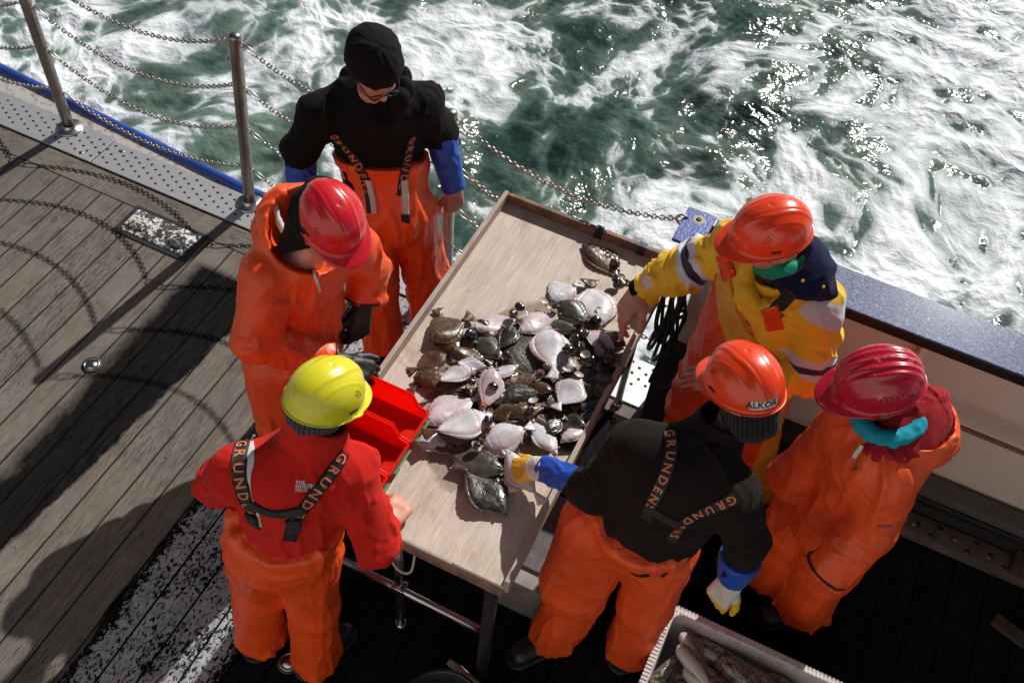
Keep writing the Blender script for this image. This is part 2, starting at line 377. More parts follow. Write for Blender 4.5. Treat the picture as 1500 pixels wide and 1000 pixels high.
def strap(px, width, trees, mat, parent, txt=None, tmat=None, tsize=None, start=.02, flip=1, name='strap', off=.006, tname='lettering', bold=.0009, space=1.0):
    """a webbing strap laid over the clothing; px = points read off the photograph, put on the cloth's own surface"""
    pts = []
    for q in catmull([(a, b) for a, b in px], 8):
        h = raycast(q[0], q[1], trees)
        if h: pts.append(h[0])
    pts = np.array(pts)
    if len(pts) < 4: print('strap missed', name); return None
    for _ in range(3): pts[1:-1] = (pts[:-2]+pts[1:-1]*2+pts[2:])/4
    T = np.gradient(pts, axis=0); T /= np.linalg.norm(T, axis=1)[:, None]+1e-9
    nn = np.array([nearest(p, trees)[1] for p in pts])
    for _ in range(6): nn[1:-1] = (nn[:-2]+nn[1:-1]+nn[2:]); nn /= np.linalg.norm(nn, axis=1)[:, None]
    side = np.cross(T, nn); side /= np.linalg.norm(side, axis=1)[:, None]
    V = []; k = len(pts)
    for i in range(k):
        for w_ in (-.5, -.25, 0, .25, .5):
            p = pts[i]+side[i]*w_*width; h = nearest(p, trees); V.append(p*0+h[0]*.6+p*.4+nn[i]*off)
    V = np.array(V).reshape(k, 5, 3)
    top = V.reshape(-1, 3); bot = (V-nn[:, None, :]*(off+.004)).reshape(-1, 3); F = []
    n0 = k*5
    for i in range(k-1):
        for j in range(4): a = i*5+j; F.append((a, a+1, a+6, a+5)); F.append((n0+a, n0+a+5, n0+a+6, n0+a+1))
        for j in (0, 4): a = i*5+j; F.append((a, a+5, n0+a+5, n0+a))
    o = mesh_obj(name, np.vstack([top, bot]), F, mat, parent, True)
    if txt:
        s = np.concatenate([[0], np.cumsum(np.linalg.norm(np.diff(pts, axis=0), axis=1))]); MBt = MB(); x = start
        ts = tsize or width*.8
        for ch in txt:
            Vt, Ft = text_mesh(ch, ts, bold)
            if len(Vt) == 0: x += ts*.4; continue
            Vt[:, 0] -= Vt[:, 0].min(); wch = Vt[:, 0].max(); hh = ts*.36; W = []
            for v in Vt:
                ss = x+v[0]; i = min(max(int(np.searchsorted(s, ss))-1, 0), k-2); f = (ss-s[i])/(s[i+1]-s[i]+1e-9)
                w_ = flip*(v[1]-hh)/width*-1; jj = min(max((w_+.5)*4, 0), 3.999); j0 = int(jj); g = jj-j0
                a = V[i, j0]*(1-g)+V[i, j0+1]*g; b = V[i+1, j0]*(1-g)+V[i+1, j0+1]*g
                W.append(a*(1-f)+b*f+nn[i]*.0022)
            MBt.add(W, Ft); x += wch*space+ts*.34
            if x > s[-1]-ts*.5: break
        MBt.build(tname, tmat, o)
    return o
def decal(px, py, dirpx, txt, size, trees, mat, parent, name='print', bold=.0005, lines=1.0):
    """small print on a garment, at the point seen at px,py, reading along dirpx"""
    h = raycast(px, py, trees)
    if h is None: print('decal missed', txt); return
    c, n, _ = h; r2 = unit(CR*dirpx[0]-CU*dirpx[1]); r2 = unit(r2-(r2@n)*n); u2 = np.cross(n, r2)
    mb = MB()
    for li, line in enumerate(txt.split('\n')):
        V, F = text_mesh(line, size, bold); W = []
        for v in V:
            p = c+r2*v[0]+u2*(v[1]-li*size*lines); q = nearest(p, trees); W.append(q[0]+q[1]*.0025)
        mb.add(W, F)
    return mb.build(name, mat, parent)
# ------------------------------------------------------------------ sea
def m_sea():
    k = NT('wake_water'); co = k.co()
    def warp(v, sc, amt, d=1): return k.vmath('ADD', v, k.vmath('SCALE', k.vmath('SUBTRACT', k.noise(v, sc, d, .5, 0, 1), (.5, .5, .5)), (0, 0, 0), amt))
    c1 = warp(co, .45, 1.5); c2 = warp(c1, 1.3, .42); c3 = warp(c2, 3.6, .10)
    st = k.n('Mapping'); k.put(st.inputs[0], c2); st.inputs['Scale'].default_value = (1.3, .80, 1); s2 = st.outputs[0]
    big = k.noise(c1, .62, 2, .5); mid = k.noise(s2, 1.5, 3, .5); fine = k.noise(c3, 5.5, 4, .55)
    def ridge(v, sc, d): return k.math('ABSOLUTE', k.math('SUBTRACT', k.noise(v, sc, d, .45), .5))
    rid = ridge(s2, 1.0, 1); rid2 = ridge(c3, 2.6, 2); rid3 = k.math('MULTIPLY', k.voro(c3, 4.6, 'DISTANCE_TO_EDGE'), .42)
    x, y = k.sep(co)[:2]
    bias = k.math('ADD', k.math('MULTIPLY', k.step(x, -1.2, 1.4), .10), k.math('ADD', k.math('MULTIPLY', k.step(y, 5.4, 3.6), .06), k.math('MULTIPLY', k.step(x, -3.2, -4.4), .03)))
    dk = k.math('MULTIPLY', k.step(k.vmath_len(k.vmath('MULTIPLY', k.vmath('SUBTRACT', c1, (-2.4, 6.7, 0)), (.75, .33, 0))), 1.0, .25), .13)
    a = k.math('ADD', k.math('MULTIPLY', big, .75), k.math('MULTIPLY', mid, .70)); a = k.math('ADD', a, k.math('MULTIPLY', fine, .26))
    a = k.math('SUBTRACT', a, k.math('MULTIPLY', rid, 1.05)); a = k.math('SUBTRACT', a, k.math('MULTIPLY', rid2, .80)); a = k.math('SUBTRACT', a, k.math('MULTIPLY', rid3, .80))
    a = k.math('SUBTRACT', k.math('ADD', a, bias), dk)
    foam = k.step(a, .632, .692); milk = k.math('ADD', k.step(a, .40, .70), k.math('MULTIPLY', k.step(x, -3.2, -4.6), .3), clamp=True)
    deep = k.mix(k.step(k.noise(c1, .9, 2), .38, .62), (.008, .021, .019), (.030, .064, .052))
    wat = k.mix(k.math('POWER', milk, 1.25), deep, (.135, .195, .165)); fcol = k.mix(k.step(a, .65, .84), (.34, .40, .41), (.82, .85, .88))
    col = k.mix(foam, wat, fcol)
    h = k.math('ADD', k.noise(k.co((1, 1.25, 1), (0, 0, .35)), 3.4, 3, .5), k.math('MULTIPLY', k.noise(k.co((1.2, 1, 1)), 12, 2, .5), .22))
    nb = k.bump(h, .062, .9); nf = k.bump(k.math('ADD', k.step(a, .6, 1.0), k.math('MULTIPLY', k.noise(co, 7, 4, .6), .7)), .08, .6)
    mx = k.n('Mix', data_type='VECTOR'); k.put(mx.inputs[0], foam); k.put(mx.inputs[4], nb); k.put(mx.inputs[5], nf)
    return k.out(col, k.math('ADD', .17, k.math('MULTIPLY', foam, .5)), 0, mx.outputs[1], IOR=1.33)
def build_sea():
    n = 260; xs = np.linspace(-9, 7, n); ys = np.linspace(2.4, 16, n); X, Y = np.meshgrid(xs, ys)
    p = np.stack([X.ravel(), Y.ravel(), np.zeros(n*n)], 1)
    wr = np.stack([pnoise(p*.6+5), pnoise(p*.6+9), 0*p[:, 0]], 1); q = p+wr*1.2
    z = .22*pnoise(q*.55)+.10*pnoise(q*1.3+3)+.055*pnoise(q*[2.6, 3.4, 1]+7)+.022*pnoise(q*[6, 8, 1]+17)
    fade = np.minimum.reduce([X.ravel()+9, 7-X.ravel(), 16-Y.ravel()])/1.5; z = z*np.clip(fade, 0, 1)
    V = np.stack([p[:, 0], p[:, 1], z-1.9], 1); F = []
    for j in range(n-1):
        for i in range(n-1): a = j*n+i; F.append((a, a+1, a+n+1, a+n))
    b = len(V); R = 500
    outer = [(-R, -R, -1.9), (R, -R, -1.9), (R, R, -1.9), (-R, R, -1.9), (-9, 2.4, -1.9), (7, 2.4, -1.9), (7, 16, -1.9), (-9, 16, -1.9)]
    V = np.vstack([V, outer]); F += [(b, b+1, b+5, b+4), (b+1, b+2, b+6, b+5), (b+2, b+3, b+7, b+6), (b+3, b, b+4, b+7)]
    tag(mesh_obj('sea', V, F, m_sea()), kind='structure')
build_sea()
# ------------------------------------------------------------------ deck
def m_deck():
    k = NT('deck_planks'); co = k.co(); x, y, z = k.sep(co)[:3]
    king = k.math('GREATER_THAN', y, 2.842)
    px = k.math('DIVIDE', k.math('ADD', x, 3.841+14.35), .1435); idx = k.math('FLOOR', px); fx = k.math('FRACT', px)
    seam = k.math('LESS_THAN', k.math('ABSOLUTE', k.math('SUBTRACT', fx, .5)), .4655)   # 1 inside a plank
    # seams lie at whole numbers
    seam = k.math('MAXIMUM', seam, king); ks = k.math('GREATER_THAN', k.math('ABSOLUTE', k.math('SUBTRACT', y, 2.842)), .0045)
    plank = k.math('MULTIPLY', seam, ks)
    wn = k.n('TexWhiteNoise', noise_dimensions='1D'); k.put(wn.inputs['W'], k.math('ADD', idx, k.math('MULTIPLY', king, 57.0)))
    off = wn.outputs['Value']; cmb = k.n('CombineXYZ'); k.put(cmb.inputs[0], k.math('MULTIPLY', off, 31)); k.put(cmb.inputs[1], k.math('MULTIPLY', off, 77))
    v = k.vmath('ADD', co, cmb.outputs[0])
    mpa = k.n('Mapping'); k.put(mpa.inputs[0], v); mpa.inputs['Scale'].default_value = (1, .11, 1); gy = mpa.outputs[0]
    mpb = k.n('Mapping'); k.put(mpb.inputs[0], v); mpb.inputs['Scale'].default_value = (.13, 1.1, 1); gx = mpb.outputs[0]
    g = k.mix(king, gy, gx)
    grain = k.noise(g, 60, 6, .62, 1.6); grain2 = k.noise(g, 150, 4, .6, .8); warp = k.noise(g, 14, 4, .6, 2.0)
    crack = k.math('MULTIPLY', k.step(k.math('ABSOLUTE', k.math('SUBTRACT', k.noise(g, 26, 5, .6, 2.6), .5)), .022, 0.0), k.step(k.noise(co, 2.6, 4), .45, .62))
    base = k.mix(k.step(grain, .3, .7), (.085, .070, .058), (.205, .175, .145)); base = k.mix(k.step(off, 0, 1), base, k.mix(.5, base, (.215, .178, .145)))
    base = k.mix(k.math('MULTIPLY', k.step(warp, .45, .75), .45), base, (.095, .086, .078))
    base = k.mix(k.math('MULTIPLY', k.step(k.noise(co, 5, 5, .65), .5, .72), .35), base, (.26, .235, .205))
    base = k.mix(k.math('MULTIPLY', k.step(k.noise(co, 1.6, 4, .6), .5, .7), .45), base, (.105, .10, .094))
    base = k.mix(k.math('MULTIPLY', k.step(grain2, .56, .68), .35), base, (.045, .04, .036))
    base = k.mix(k.math('MULTIPLY', crack, .85), base, (.03, .026, .024))
    # round plugs over the bolts
    vd = k.voro(k.co((1, .45, 1), (0, 0, 0), (.07, 0, 0)), 6.97, 'F1', 0, 0.12)
    ring = k.math('MULTIPLY', k.math('LESS_THAN', k.math('ABSOLUTE', k.math('SUBTRACT', vd, .10)), .012), k.step(k.noise(co, 3.1, 2), .54, .56))
    base = k.mix(k.math('MULTIPLY', ring, .7), base, (.05, .045, .04))
    # tarred working area to the right of x = -1.95 and the black stripe
    ed = k.math('MULTIPLY', k.math('SUBTRACT', k.noise(k.co((1, .5, 1)), 9, 6, .7), .5), .10); xe = k.math('ADD', x, ed)
    black = k.step(xe, -1.985, -1.965)
    st = k.math('MULTIPLY', k.step(k.math('ADD', x, k.math('MULTIPLY', ed, 1.6)), -2.845, -2.755), k.step(k.math('ADD', xe, k.math('MULTIPLY', k.math('SUBTRACT', y, 1.6), -.10)), -2.455, -2.475))
    st = k.math('MULTIPLY', st, k.step(y, 2.70, 2.66)); st = k.math('MULTIPLY', st, k.math('SUBTRACT', 1, k.math('MULTIPLY', k.step(grain, .64, .74), .25)))
    bl = k.math('MAXIMUM', black, st); bl = k.math('MULTIPLY', bl, k.math('SUBTRACT', 1, king))
    tar = k.mix(k.step(grain, .35, .75), (.005, .005, .0052), (.018, .017, .0165))
    c = k.mix(bl, base, tar)
    # flaking white paint on the tar
    fl = k.noise(k.co((1, .6, 1)), 75, 8, .7, .6); fl2 = k.noise(k.co((1, .6, 1), (0, 0, .3)), 7, 4, .6)
    thr = k.math('ADD', fl, k.math('MULTIPLY', k.math('SUBTRACT', fl2, .5), .35))
    edge = k.math('MULTIPLY', k.math('MINIMUM', k.math('SUBTRACT', x, -1.97), k.math('SUBTRACT', -1.40, x)), 3.2)
    edge = k.math('MINIMUM', edge, .20); band = k.math('SUBTRACT', edge, .125)
    white = k.step(k.math('ADD', thr, band), .522, .556); white = k.math('MULTIPLY', white, k.math('GREATER_THAN', edge, 0))
    wcol = k.mix(k.step(k.noise(co, 20, 5), .3, .7), (.24, .255, .28), (.45, .45, .46))  # white paint with the bluish cast of shade put into its colour
    c = k.mix(white, c, wcol)
    c = k.mix(plank, k.mix(bl, (.022, .021, .022), (.003, .003, .003)), c)
    rgh = k.mix(bl, .78, k.ramp(k.noise(g, 18, 4), [(.3, .62), (.7, .85)])); rgh = k.mix(white, rgh, .6)
    h = k.math('ADD', k.math('MULTIPLY', grain, .3), k.math('MULTIPLY', plank, 1.2)); h = k.math('SUBTRACT', h, k.math('MULTIPLY', crack, .6)); h = k.math('ADD', h, k.math('MULTIPLY', white, .35))
    return k.out(c, rgh, 0, k.bump(h, .0045, .8), Specular_IOR_Level=k.mix(bl, .20, k.mix(white, .02, .2)))
mesh = MB(); mesh.box((0, -.7, -.06), (7, 3.69, .06)); tag(mesh.build('deck', m_deck()), kind='structure')
mesh = MB(); mesh.box((0, -.7, -1.2), (7, 3.86, 1.13)); tag(mesh.build('hull', M['darksteel']), 'dark steel ship hull side dropping to the foaming water', 'hull', kind='structure')
def m_plate(dark=False, pitch=.05, r=.17):
    k = NT('perforated_steel_dark' if dark else 'perforated_steel'); co = k.co()
    v = k.voro(k.co((1, 1, 0), (0, 0, R_(27)), (.01, .013, 0)), 1/pitch, 'F1', 0, 0.0); hole = k.math('LESS_THAN', v, r); lip = k.math('LESS_THAN', v, r+.07)
    x, y, z = k.sep(co)[:3]
    inb = k.math('MULTIPLY', k.math('GREATER_THAN', y, 3.03 if not dark else 2.90), k.math('LESS_THAN', y, 3.185 if not dark else 2.98)); hole = k.math('MULTIPLY', hole, inb)
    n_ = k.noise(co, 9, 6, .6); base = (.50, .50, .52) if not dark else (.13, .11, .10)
    c = k.mix(k.step(n_, .35, .7), base, tuple(a*.78 for a in base)); c = k.mix(k.math('MULTIPLY', k.step(k.noise(co, 40, 5, .7), .58, .7), .4), c, (.26, .2, .15))
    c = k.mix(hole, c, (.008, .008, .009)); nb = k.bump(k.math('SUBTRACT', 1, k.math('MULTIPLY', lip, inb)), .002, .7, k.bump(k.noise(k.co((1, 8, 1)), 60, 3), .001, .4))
    return k.out(c, k.mix(hole, k.ramp(n_, [(.3, .38), (.7, .55)]), 1.0), k.mix(hole, .55, 0.0), nb)
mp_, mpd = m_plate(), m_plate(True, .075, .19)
def screw(mb, x, y, z):
    mb.lathe([(0, .004), (.006, .0035), (.0095, .001), (.013, .0008), (.013, -.001)], (x, y, z), 12)
plates = [(-6.2, -3.765, 3.0, 3.225, mp_, 'pale perforated steel deck plate at the far left under the chains'),
          (-3.757, -2.30, 3.0, 3.205, mp_, 'pale perforated steel deck plate between two chain posts'),
          (-2.293, -.92, 3.0, 3.2, mp_, 'perforated steel plate behind the man in the black hoodie'),
          (-.912, .20, 2.925, 3.2, mp_, 'perforated steel plate seen between the sorting table and the bulwark'),
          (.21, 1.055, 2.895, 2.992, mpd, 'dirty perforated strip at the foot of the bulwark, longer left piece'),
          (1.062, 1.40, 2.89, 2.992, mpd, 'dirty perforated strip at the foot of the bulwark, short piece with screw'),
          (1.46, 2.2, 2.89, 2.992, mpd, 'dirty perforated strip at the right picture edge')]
for x0, x1, y0, y1, m_, lab in plates:
    mb = MB(); mb.box(((x0+x1)/2, (y0+y1)/2, .004), ((x1-x0)/2, (y1-y0)/2, .006), bev=.002)
    o = tag(mb.build('perforated_plate', m_), lab, 'deck plate', 'perforated plates along the deck edge')
    for i in range(max(2, int((x1-x0)/.5))):
        sc = MB(); xx_ = x0+.09+i*(x1-x0-.18)/max(1, int((x1-x0)/.5)-1 or 1); screw(sc, xx_, y0+.035 if i % 2 else y1-.05 if y1 > 3.1 else y0+.05, .0105); sc.build('screw', M['steel'], o, True)
# blue painted gunwale tube
xs = np.linspace(-7, -.9, 40); gy = [3.215+max(0, (-2.9-x))*.078 for x in xs]
k = NT('chipped_blue_paint'); rust = k.step(k.noise(k.co(), 26, 6, .7), .60, .66)
m_blue = k.out(k.mix(rust, k.mix(k.step(k.noise(k.co(), 8, 4), .3, .7), (.018, .05, .27), (.03, .08, .36)), (.16, .09, .05)), k.mix(rust, .35, .8), 0, k.bump(k.noise(k.co(), 70, 4), .003, .5))
mb = MB(); mb.tube([(x, y+.035, -.005) for x, y in zip(xs, gy)], .032, 14); gw = mb.build('gunwale', m_blue, None, True)
tag(gw, 'blue painted tube edge of the deck with rust chips', 'gunwale')
mb = MB(); V = []; F = []
for i, (x, y) in enumerate(zip(xs, gy)): V += [(x, 3.19, -.004), (x, y+.02, -.004), (x, y+.03, -.35)]
for i in range(len(xs)-1): F += [(i*3, i*3+1, i*3+4, i*3+3), (i*3+1, i*3+2, i*3+5, i*3+4)]
k = NT('edge_paint'); cst = k.mix(k.step(k.noise(k.co(), 20, 5, .7), .5, .65), (.40, .38, .37), (.22, .13, .09)); m_edge = k.out(cst, .7)
mb.add(V, F); tag(mb.build('deck_edge', m_edge), kind='structure')
# sunken hatch plate with flaking paint
k = NT('flaked_hatch_paint'); n1 = k.noise(k.co(), 38, 8, .7, .6); n2 = k.noise(k.co(), 11, 3)
mk = k.step(k.math('ADD', n1, k.math('MULTIPLY', n2, .35)), .645, .66)
c = k.mix(mk, (.62, .60, .56), (.025, .03, .034)); c = k.mix(k.step(k.voro(k.co((1, 1.2, 1)), 7, 'F1'), .30, .12), c, k.mix(mk, (.50, .43, .30), (.06, .05, .04)))
m_hatch = k.out(c, .6, 0, k.bump(mk, -.003, .6))
hx, hy = -3.095, 2.752
mb = MB(); mb.box((hx, hy, .002), (.235, .108, .005), bev=.004); ho = tag(mb.build('hatch_plate', M['darksteel']), 'worn rectangular hatch plate with flaking white paint on the planks', 'hatch')
mb = MB(); mb.box((hx, hy, .006), (.205, .082, .006), bev=.004)
for i in (-.13, .13): mb.lathe([(.062, .0), (.06, .007), (.052, .009), (.0, .009)], (hx+i, hy, .011), 28)
mb.build('painted_panel', m_hatch, ho, True)
for (x, y, lab) in ((P(135, 535, 0)[0], P(135, 535, 0)[1], 'round metal deck filler cap with slot beside the black stripe'), (P(423, 970, 0)[0], P(423, 970, 0)[1], "round metal deck cap between the boots of the man in the yellow helmet")):
    mb = MB(); mb.lathe([(.047, -.001), (.047, .006), (.030, .007), (0, .007)], (x, y, 0), 32); cp = tag(mb.build('deck_cap', M['darksteel'], None, True), lab, 'deck cap')
    mb = MB(); mb.lathe([(.037, .006), (.037, .011), (.032, .011), (.031, .008)], (x, y, 0), 32); mb.build('rim', M['alu'], cp, True)
    mb = MB(); mb.lathe([(.027, .006), (.027, .0095), (0, .0095)], (x, y, 0), 32); lid = mb.build('lid', M['alu'], cp, True)
    mb = MB(); mb.box((x, y, .0105), (.019, .0022, .0018), frame((.4, .9, 0))); mb.build('slot', M['ktext'], lid)
# ------------------------------------------------------------------ white deckhouse behind the photographer, sunlit
k = NT('deckhouse_paint'); m_dh = k.out(k.mix(k.step(k.noise(k.co(), 2, 5), .3, .7), (.52, .50, .47), (.60, .57, .54)), .5, 0, k.bump(k.noise(k.co(), 14, 4), .004, .4))
mb = MB(); mb.box((0, -2.75, 2.6), (6.5, .06, 2.6)); tag(mb.build('deckhouse_wall', m_dh), kind='structure')
# ------------------------------------------------------------------ chain posts
HTS = (1.10, .83, .56, .28)
POST = [(-5.3, 3.20, 0, 'steel chain post just beyond the left picture edge'), (-4.044, 3.165, 0, 'leftmost steel chain post, its top out of the picture'), (-2.811, 3.163, .095, 'steel chain post with rounded top left of the man in the black hoodie'), (-1.60, 3.19, .0, "steel chain post hidden behind the hoodie man's orange trousers")]
def post(x, y, lean, lab):
    r = empty('chain_post', (x, y, 0)); tag(r, lab, 'post', 'steel posts carrying the chains')
    mb = MB(); mb.tube([(lean*z/1.14, 0, z) for z in np.linspace(0.004, 1.13, 9)] + [(lean, 0, 1.143), (lean, 0, 1.15)], [.031]*9+[.026, .012], 20); mb.build('pole', M['steel'], r, True)
    mb = MB(); mb.lathe([(.075, .004), (.075, .010), (.072, .013), (.040, .014), (.036, .03), (.033, .034)], (0, 0, .006), 32); mb.build('base_flange', M['alu'], r, True)
    for h in HTS:
        for s in (-1, 1):
            t = [( .038*math.cos(a)*1, 0, .012*math.sin(a)) for a in np.linspace(0, 2*math.pi, 13)[:-1]]
            mb = MB(); mb.tube([(lean*h/1.14+s*.034+.013*math.cos(a), 0, h+.014*math.sin(a)) for a in np.linspace(0, 2*math.pi, 15)[:-1]], .0036, 6, closed=True); mb.build('eye', M['steel'], r, True)
    return r
for p_ in POST: post(*p_)
def link_mesh(L=.026, W=.017, r=.0032):
    pts = []
    for a in np.linspace(-math.pi/2, math.pi/2, 6): pts.append((L/2-W/2+.5*W*math.cos(a), .5*W*math.sin(a), 0))
    for a in np.linspace(math.pi/2, 3*math.pi/2, 6): pts.append((-(L/2-W/2)+.5*W*math.cos(a), .5*W*math.sin(a), 0))
    m_ = MB(); m_.tube(pts, r, 6, closed=True); return np.vstack(m_.V), m_.F
LV, LF = link_mesh()
def chain(a, b, sag, lab, mb=None, hook=True):
    a = np.array(a, float); b = np.array(b, float); n = 200; t = np.linspace(0, 1, n); pts = a+(b-a)*t[:, None]; pts[:, 2] -= sag*4*t*(1-t)
    s = np.concatenate([[0], np.cumsum(np.linalg.norm(np.diff(pts, axis=0), axis=1))]); L = s[-1]; mb = MB(); s0 = .0
    def pos(u): return np.array([np.interp(u, s, pts[:, i]) for i in range(3)])
    if hook:      # long snap hook at the left end
        p0, p1 = pos(.0), pos(.085); d = unit(p1-p0); sd = unit(np.cross(d, (0, 0, 1))); up = np.cross(sd, d); pp = []
        for q in np.linspace(0, 2*math.pi, 19)[:-1]: pp.append(p0+d*(.043+.045*math.cos(q))+up*(.012*math.sin(q)*(1.15-.35*math.cos(q))))
        mb.tube(pp, .0033, 6, closed=True); s0 = .078
    pitch = .0192; k_ = int((L-s0)/pitch)
    for i in range(k_):
        u = s0+(i+.5)*pitch; p0 = pos(u); d = unit(pos(min(L, u+.01))-pos(max(0, u-.01))); sd = unit(np.cross(d, (0, 0, 1))); up = np.cross(sd, d)
        ang = R_(45+random.uniform(-14, 14))+(math.pi/2 if i % 2 else 0); y_ = sd*math.cos(ang)+up*math.sin(ang); z_ = np.cross(d, y_)
        mb.add(LV @ np.array([d, y_, z_])+p0, LF)
    o = mb.build('chain', M['chain'], None, True); tag(o, lab, 'chain', 'steel chains strung between the posts'); return o
nm = ['top', 'second', 'third', 'lowest']
def ptx(i, h): x, y, l, _ = POST[i]; return np.array([x+l*h/1.14, y, h])
for i, where in ((0, 'running out of the left picture edge'), (1, 'between the two left posts'), (2, 'from the middle post to behind the hoodie man')):
    for j, h in enumerate(HTS):
        a, b = ptx(i, h)+[.047, 0, 0], ptx(i+1, h)-[.047, 0, 0]
        chain(a, b, (.16, .17, .17, .12)[j] if i < 2 else .15, f'{nm[j]} steel chain {where}')
ends = [((-.475, 3.12, 1.10), .13), ((-.40, 3.15, .80), .15), ((-.40, 3.15, .54), .15), ((-.40, 3.15, .28), .10)]
for j, (e, sg) in enumerate(ends):
    e = np.array(e); a = ptx(3, HTS[j])+[.047, 0, 0]
    chain(a, e, sg, ['long top chain sagging across the water to the blue bracket', 'second chain beyond the sorting table corner', 'third chain behind the sorting table', 'lowest chain behind the sorting table'][j])
# ------------------------------------------------------------------ bulwark
k = NT('bulwark_paint'); co = k.co(); x, y, z = k.sep(co)[:3]
n_ = k.noise(co, 3, 5); c = k.mix(k.step(n_, .3, .7), (.62, .54, .475), (.72, .635, .565)); c = k.mix(k.math('MULTIPLY', k.step(k.noise(k.co((1, 1, .4)), 30, 6, .7), .60, .72), k.step(z, .6, .15)), c, (.16, .10, .07))  # white wall; warm tint of bounced light is put into its base colour
m_bul = k.out(c, .5, 0, k.bump(k.noise(co, 25, 4), .004, .4))
k = NT('wet_blue_cap'); co = k.co(); sp = k.step(k.noise(co, 95, 5, .7), .55, .68)
m_cap = k.out(k.mix(sp, (.014, .045, .17), (.06, .11, .26)), k.ramp(k.noise(co, 60, 4), [(.35, .16), (.65, .5)]), 0, k.bump(k.noise(co, 110, 4, .6), .006, .9), Coat_Weight=.5, Coat_Roughness=.1)
b_ = empty('bulwark', (-.35, 3.15, 0)); tag(b_, 'white painted bulwark wall with wet blue cap on the right', 'bulwark')
def loc(mb_, root):   # world coordinates -> local
    for i in range(len(mb_.V)): mb_.V[i] = mb_.V[i]-np.array(root.location)
    return mb_
mb = MB(); mb.box((3.32, 3.165, .42), (3.67, .018, .68)); loc(mb, b_).build('wall_panel', m_bul, b_)
mb = MB(); mb.box((3.325, 3.075, 1.10), (3.665, .105, .012), bev=.004); loc(mb, b_).build('cap', m_cap, b_)
mb = MB(); mb.box((3.325, 2.975, 1.082), (3.665, .008, .024), bev=.003); mb.box((3.325, 3.078, 1.077), (3.665, .095, .008)); loc(mb, b_).build('cap_edge', M['blackoil'], b_)
mb = MB(); mb.box((3.4, 3.08, .085), (3.6, .064, .012), bev=.003); mb.box((3.4, 3.02, .04), (3.6, .02, .034)); loc(mb, b_).build('base_ledge', M['darksteel'], b_)
for x_ in (.62, 1.9): mb = MB(); mb.box((x_, 3.11, .56), (.012, .035, .5)); mb.V[-1][:, 1] += np.where(mb.V[-1][:, 2] < .3, -.03, 0); loc(mb, b_).build('stay', m_bul, b_)
# lighter rail section on the ledge
mb = MB(); mb.box((.95, 3.075, .125), (.52, .05, .024), bev=.004); tag(mb.build('ledge_batten', m_plain('grey_paint', (.085, .085, .08), .6, bs=20)), 'dark grey batten resting on the ledge at the foot of the bulwark', 'batten')
k = NT('wood_chock'); m_ch = k.out(k.mix(k.step(k.noise(k.co((1, 1, 6)), 20, 5), .3, .7), (.022, .013, .009), (.07, .042, .026)), .8)
mb = MB(); mb.box((1.43, 2.945, .025), (.024, .05, .025), frame((.1, 1, .05)), bev=.004); tag(mb.build('wooden_chock', m_ch), 'small splintered wooden chock between two perforated strips', 'chock')
mb = MB(); mb.box((1.47, 2.60, .015), (.10, .035, .015), frame((.3, 1, 0)), bev=.012); tag(mb.build('wooden_block', m_ch), 'dark wooden block on the black deck at the right edge', 'block')
# blue end bracket
br = empty('rail_bracket', (-.41, 3.08, 1.12)); tag(br, 'glossy blue steel bracket with a bolt hole at the end of the bulwark', 'bracket')
mb = MB(); mb.box((0, -.005, -.004), (.062, .105, .008), bev=.003); mb.box((0.03, .06, -.14), (.03, .008, .13)); mb.box((-.02, .02, -.022), (.02, .05, .016), bev=.003); mb.build('plate', m_blue, br)
mb = MB(); mb.lathe([(.011, .0045), (.011, .006), (0, .0055)], (.0, .045, 0), 16); mb.lathe([(.011, .0042), (.022, .0048), (.026, .0042)], (.0, .045, 0), 16, m=1); mb.build('bolt_hole', [M['ktext'], m_plain('bare_patch', (.4, .33, .27), .6)], br, True)
mb = MB(); mb.tube([(-.062+.027*math.cos(a), .03, -.015+.027*math.sin(a)) for a in np.linspace(0, 2*math.pi, 21)[:-1]], .0045, 8, closed=True); mb.build('ring', M['steel'], br, True)
# wire rope along the bulwark
mb = MB(); L = np.linspace(.42, 4.5, 420)
for ph in range(4): mb.tube([(x_, 3.02+.0058*math.cos(x_*60+ph*math.pi/2), .655-.012*math.sin((x_-.4)*1.2)+.0058*math.sin(x_*60+ph*math.pi/2)) for x_ in L], .0056, 6)
tag(mb.build('wire_rope', m_plain('rusty_wire', (.22, .14, .07), .55, .5, bs=200), None, True), 'rusty twisted wire rope stretched along the bulwark', 'wire rope')
# coil of dark rope and black bracket box beside the table
pts = []
for t in np.linspace(0, 1, 260):
    a = t*2*math.pi*9; rr = .10+.03*math.sin(t*23); pts.append((-.385+.045*math.sin(t*31)+.02*math.cos(a*1.3), 2.97+rr*math.cos(a)*.55, .62+rr*1.7*math.sin(a)+.07*math.sin(t*17)))
mb = MB(); mb.tube(pts, .0085, 8); tag(mb.build('rope_coil', M['greenrope'], None, True), 'tangled dark green rope hanging between table and bulwark', 'rope coil')
bx_ = empty('fender_box', (-.28, 2.93, 0)); tag(bx_, 'black steel box below the rope coil beside the table', 'box')
mb = MB(); mb.box((0, 0, .20), (.085, .13, .20), bev=.01); mb.build('housing', M['darksteel'], bx_)
mb = MB(); mb.box((0, 0, .412), (.095, .14, .010), bev=.004); mb.build('lid', M['darksteel'], bx_)
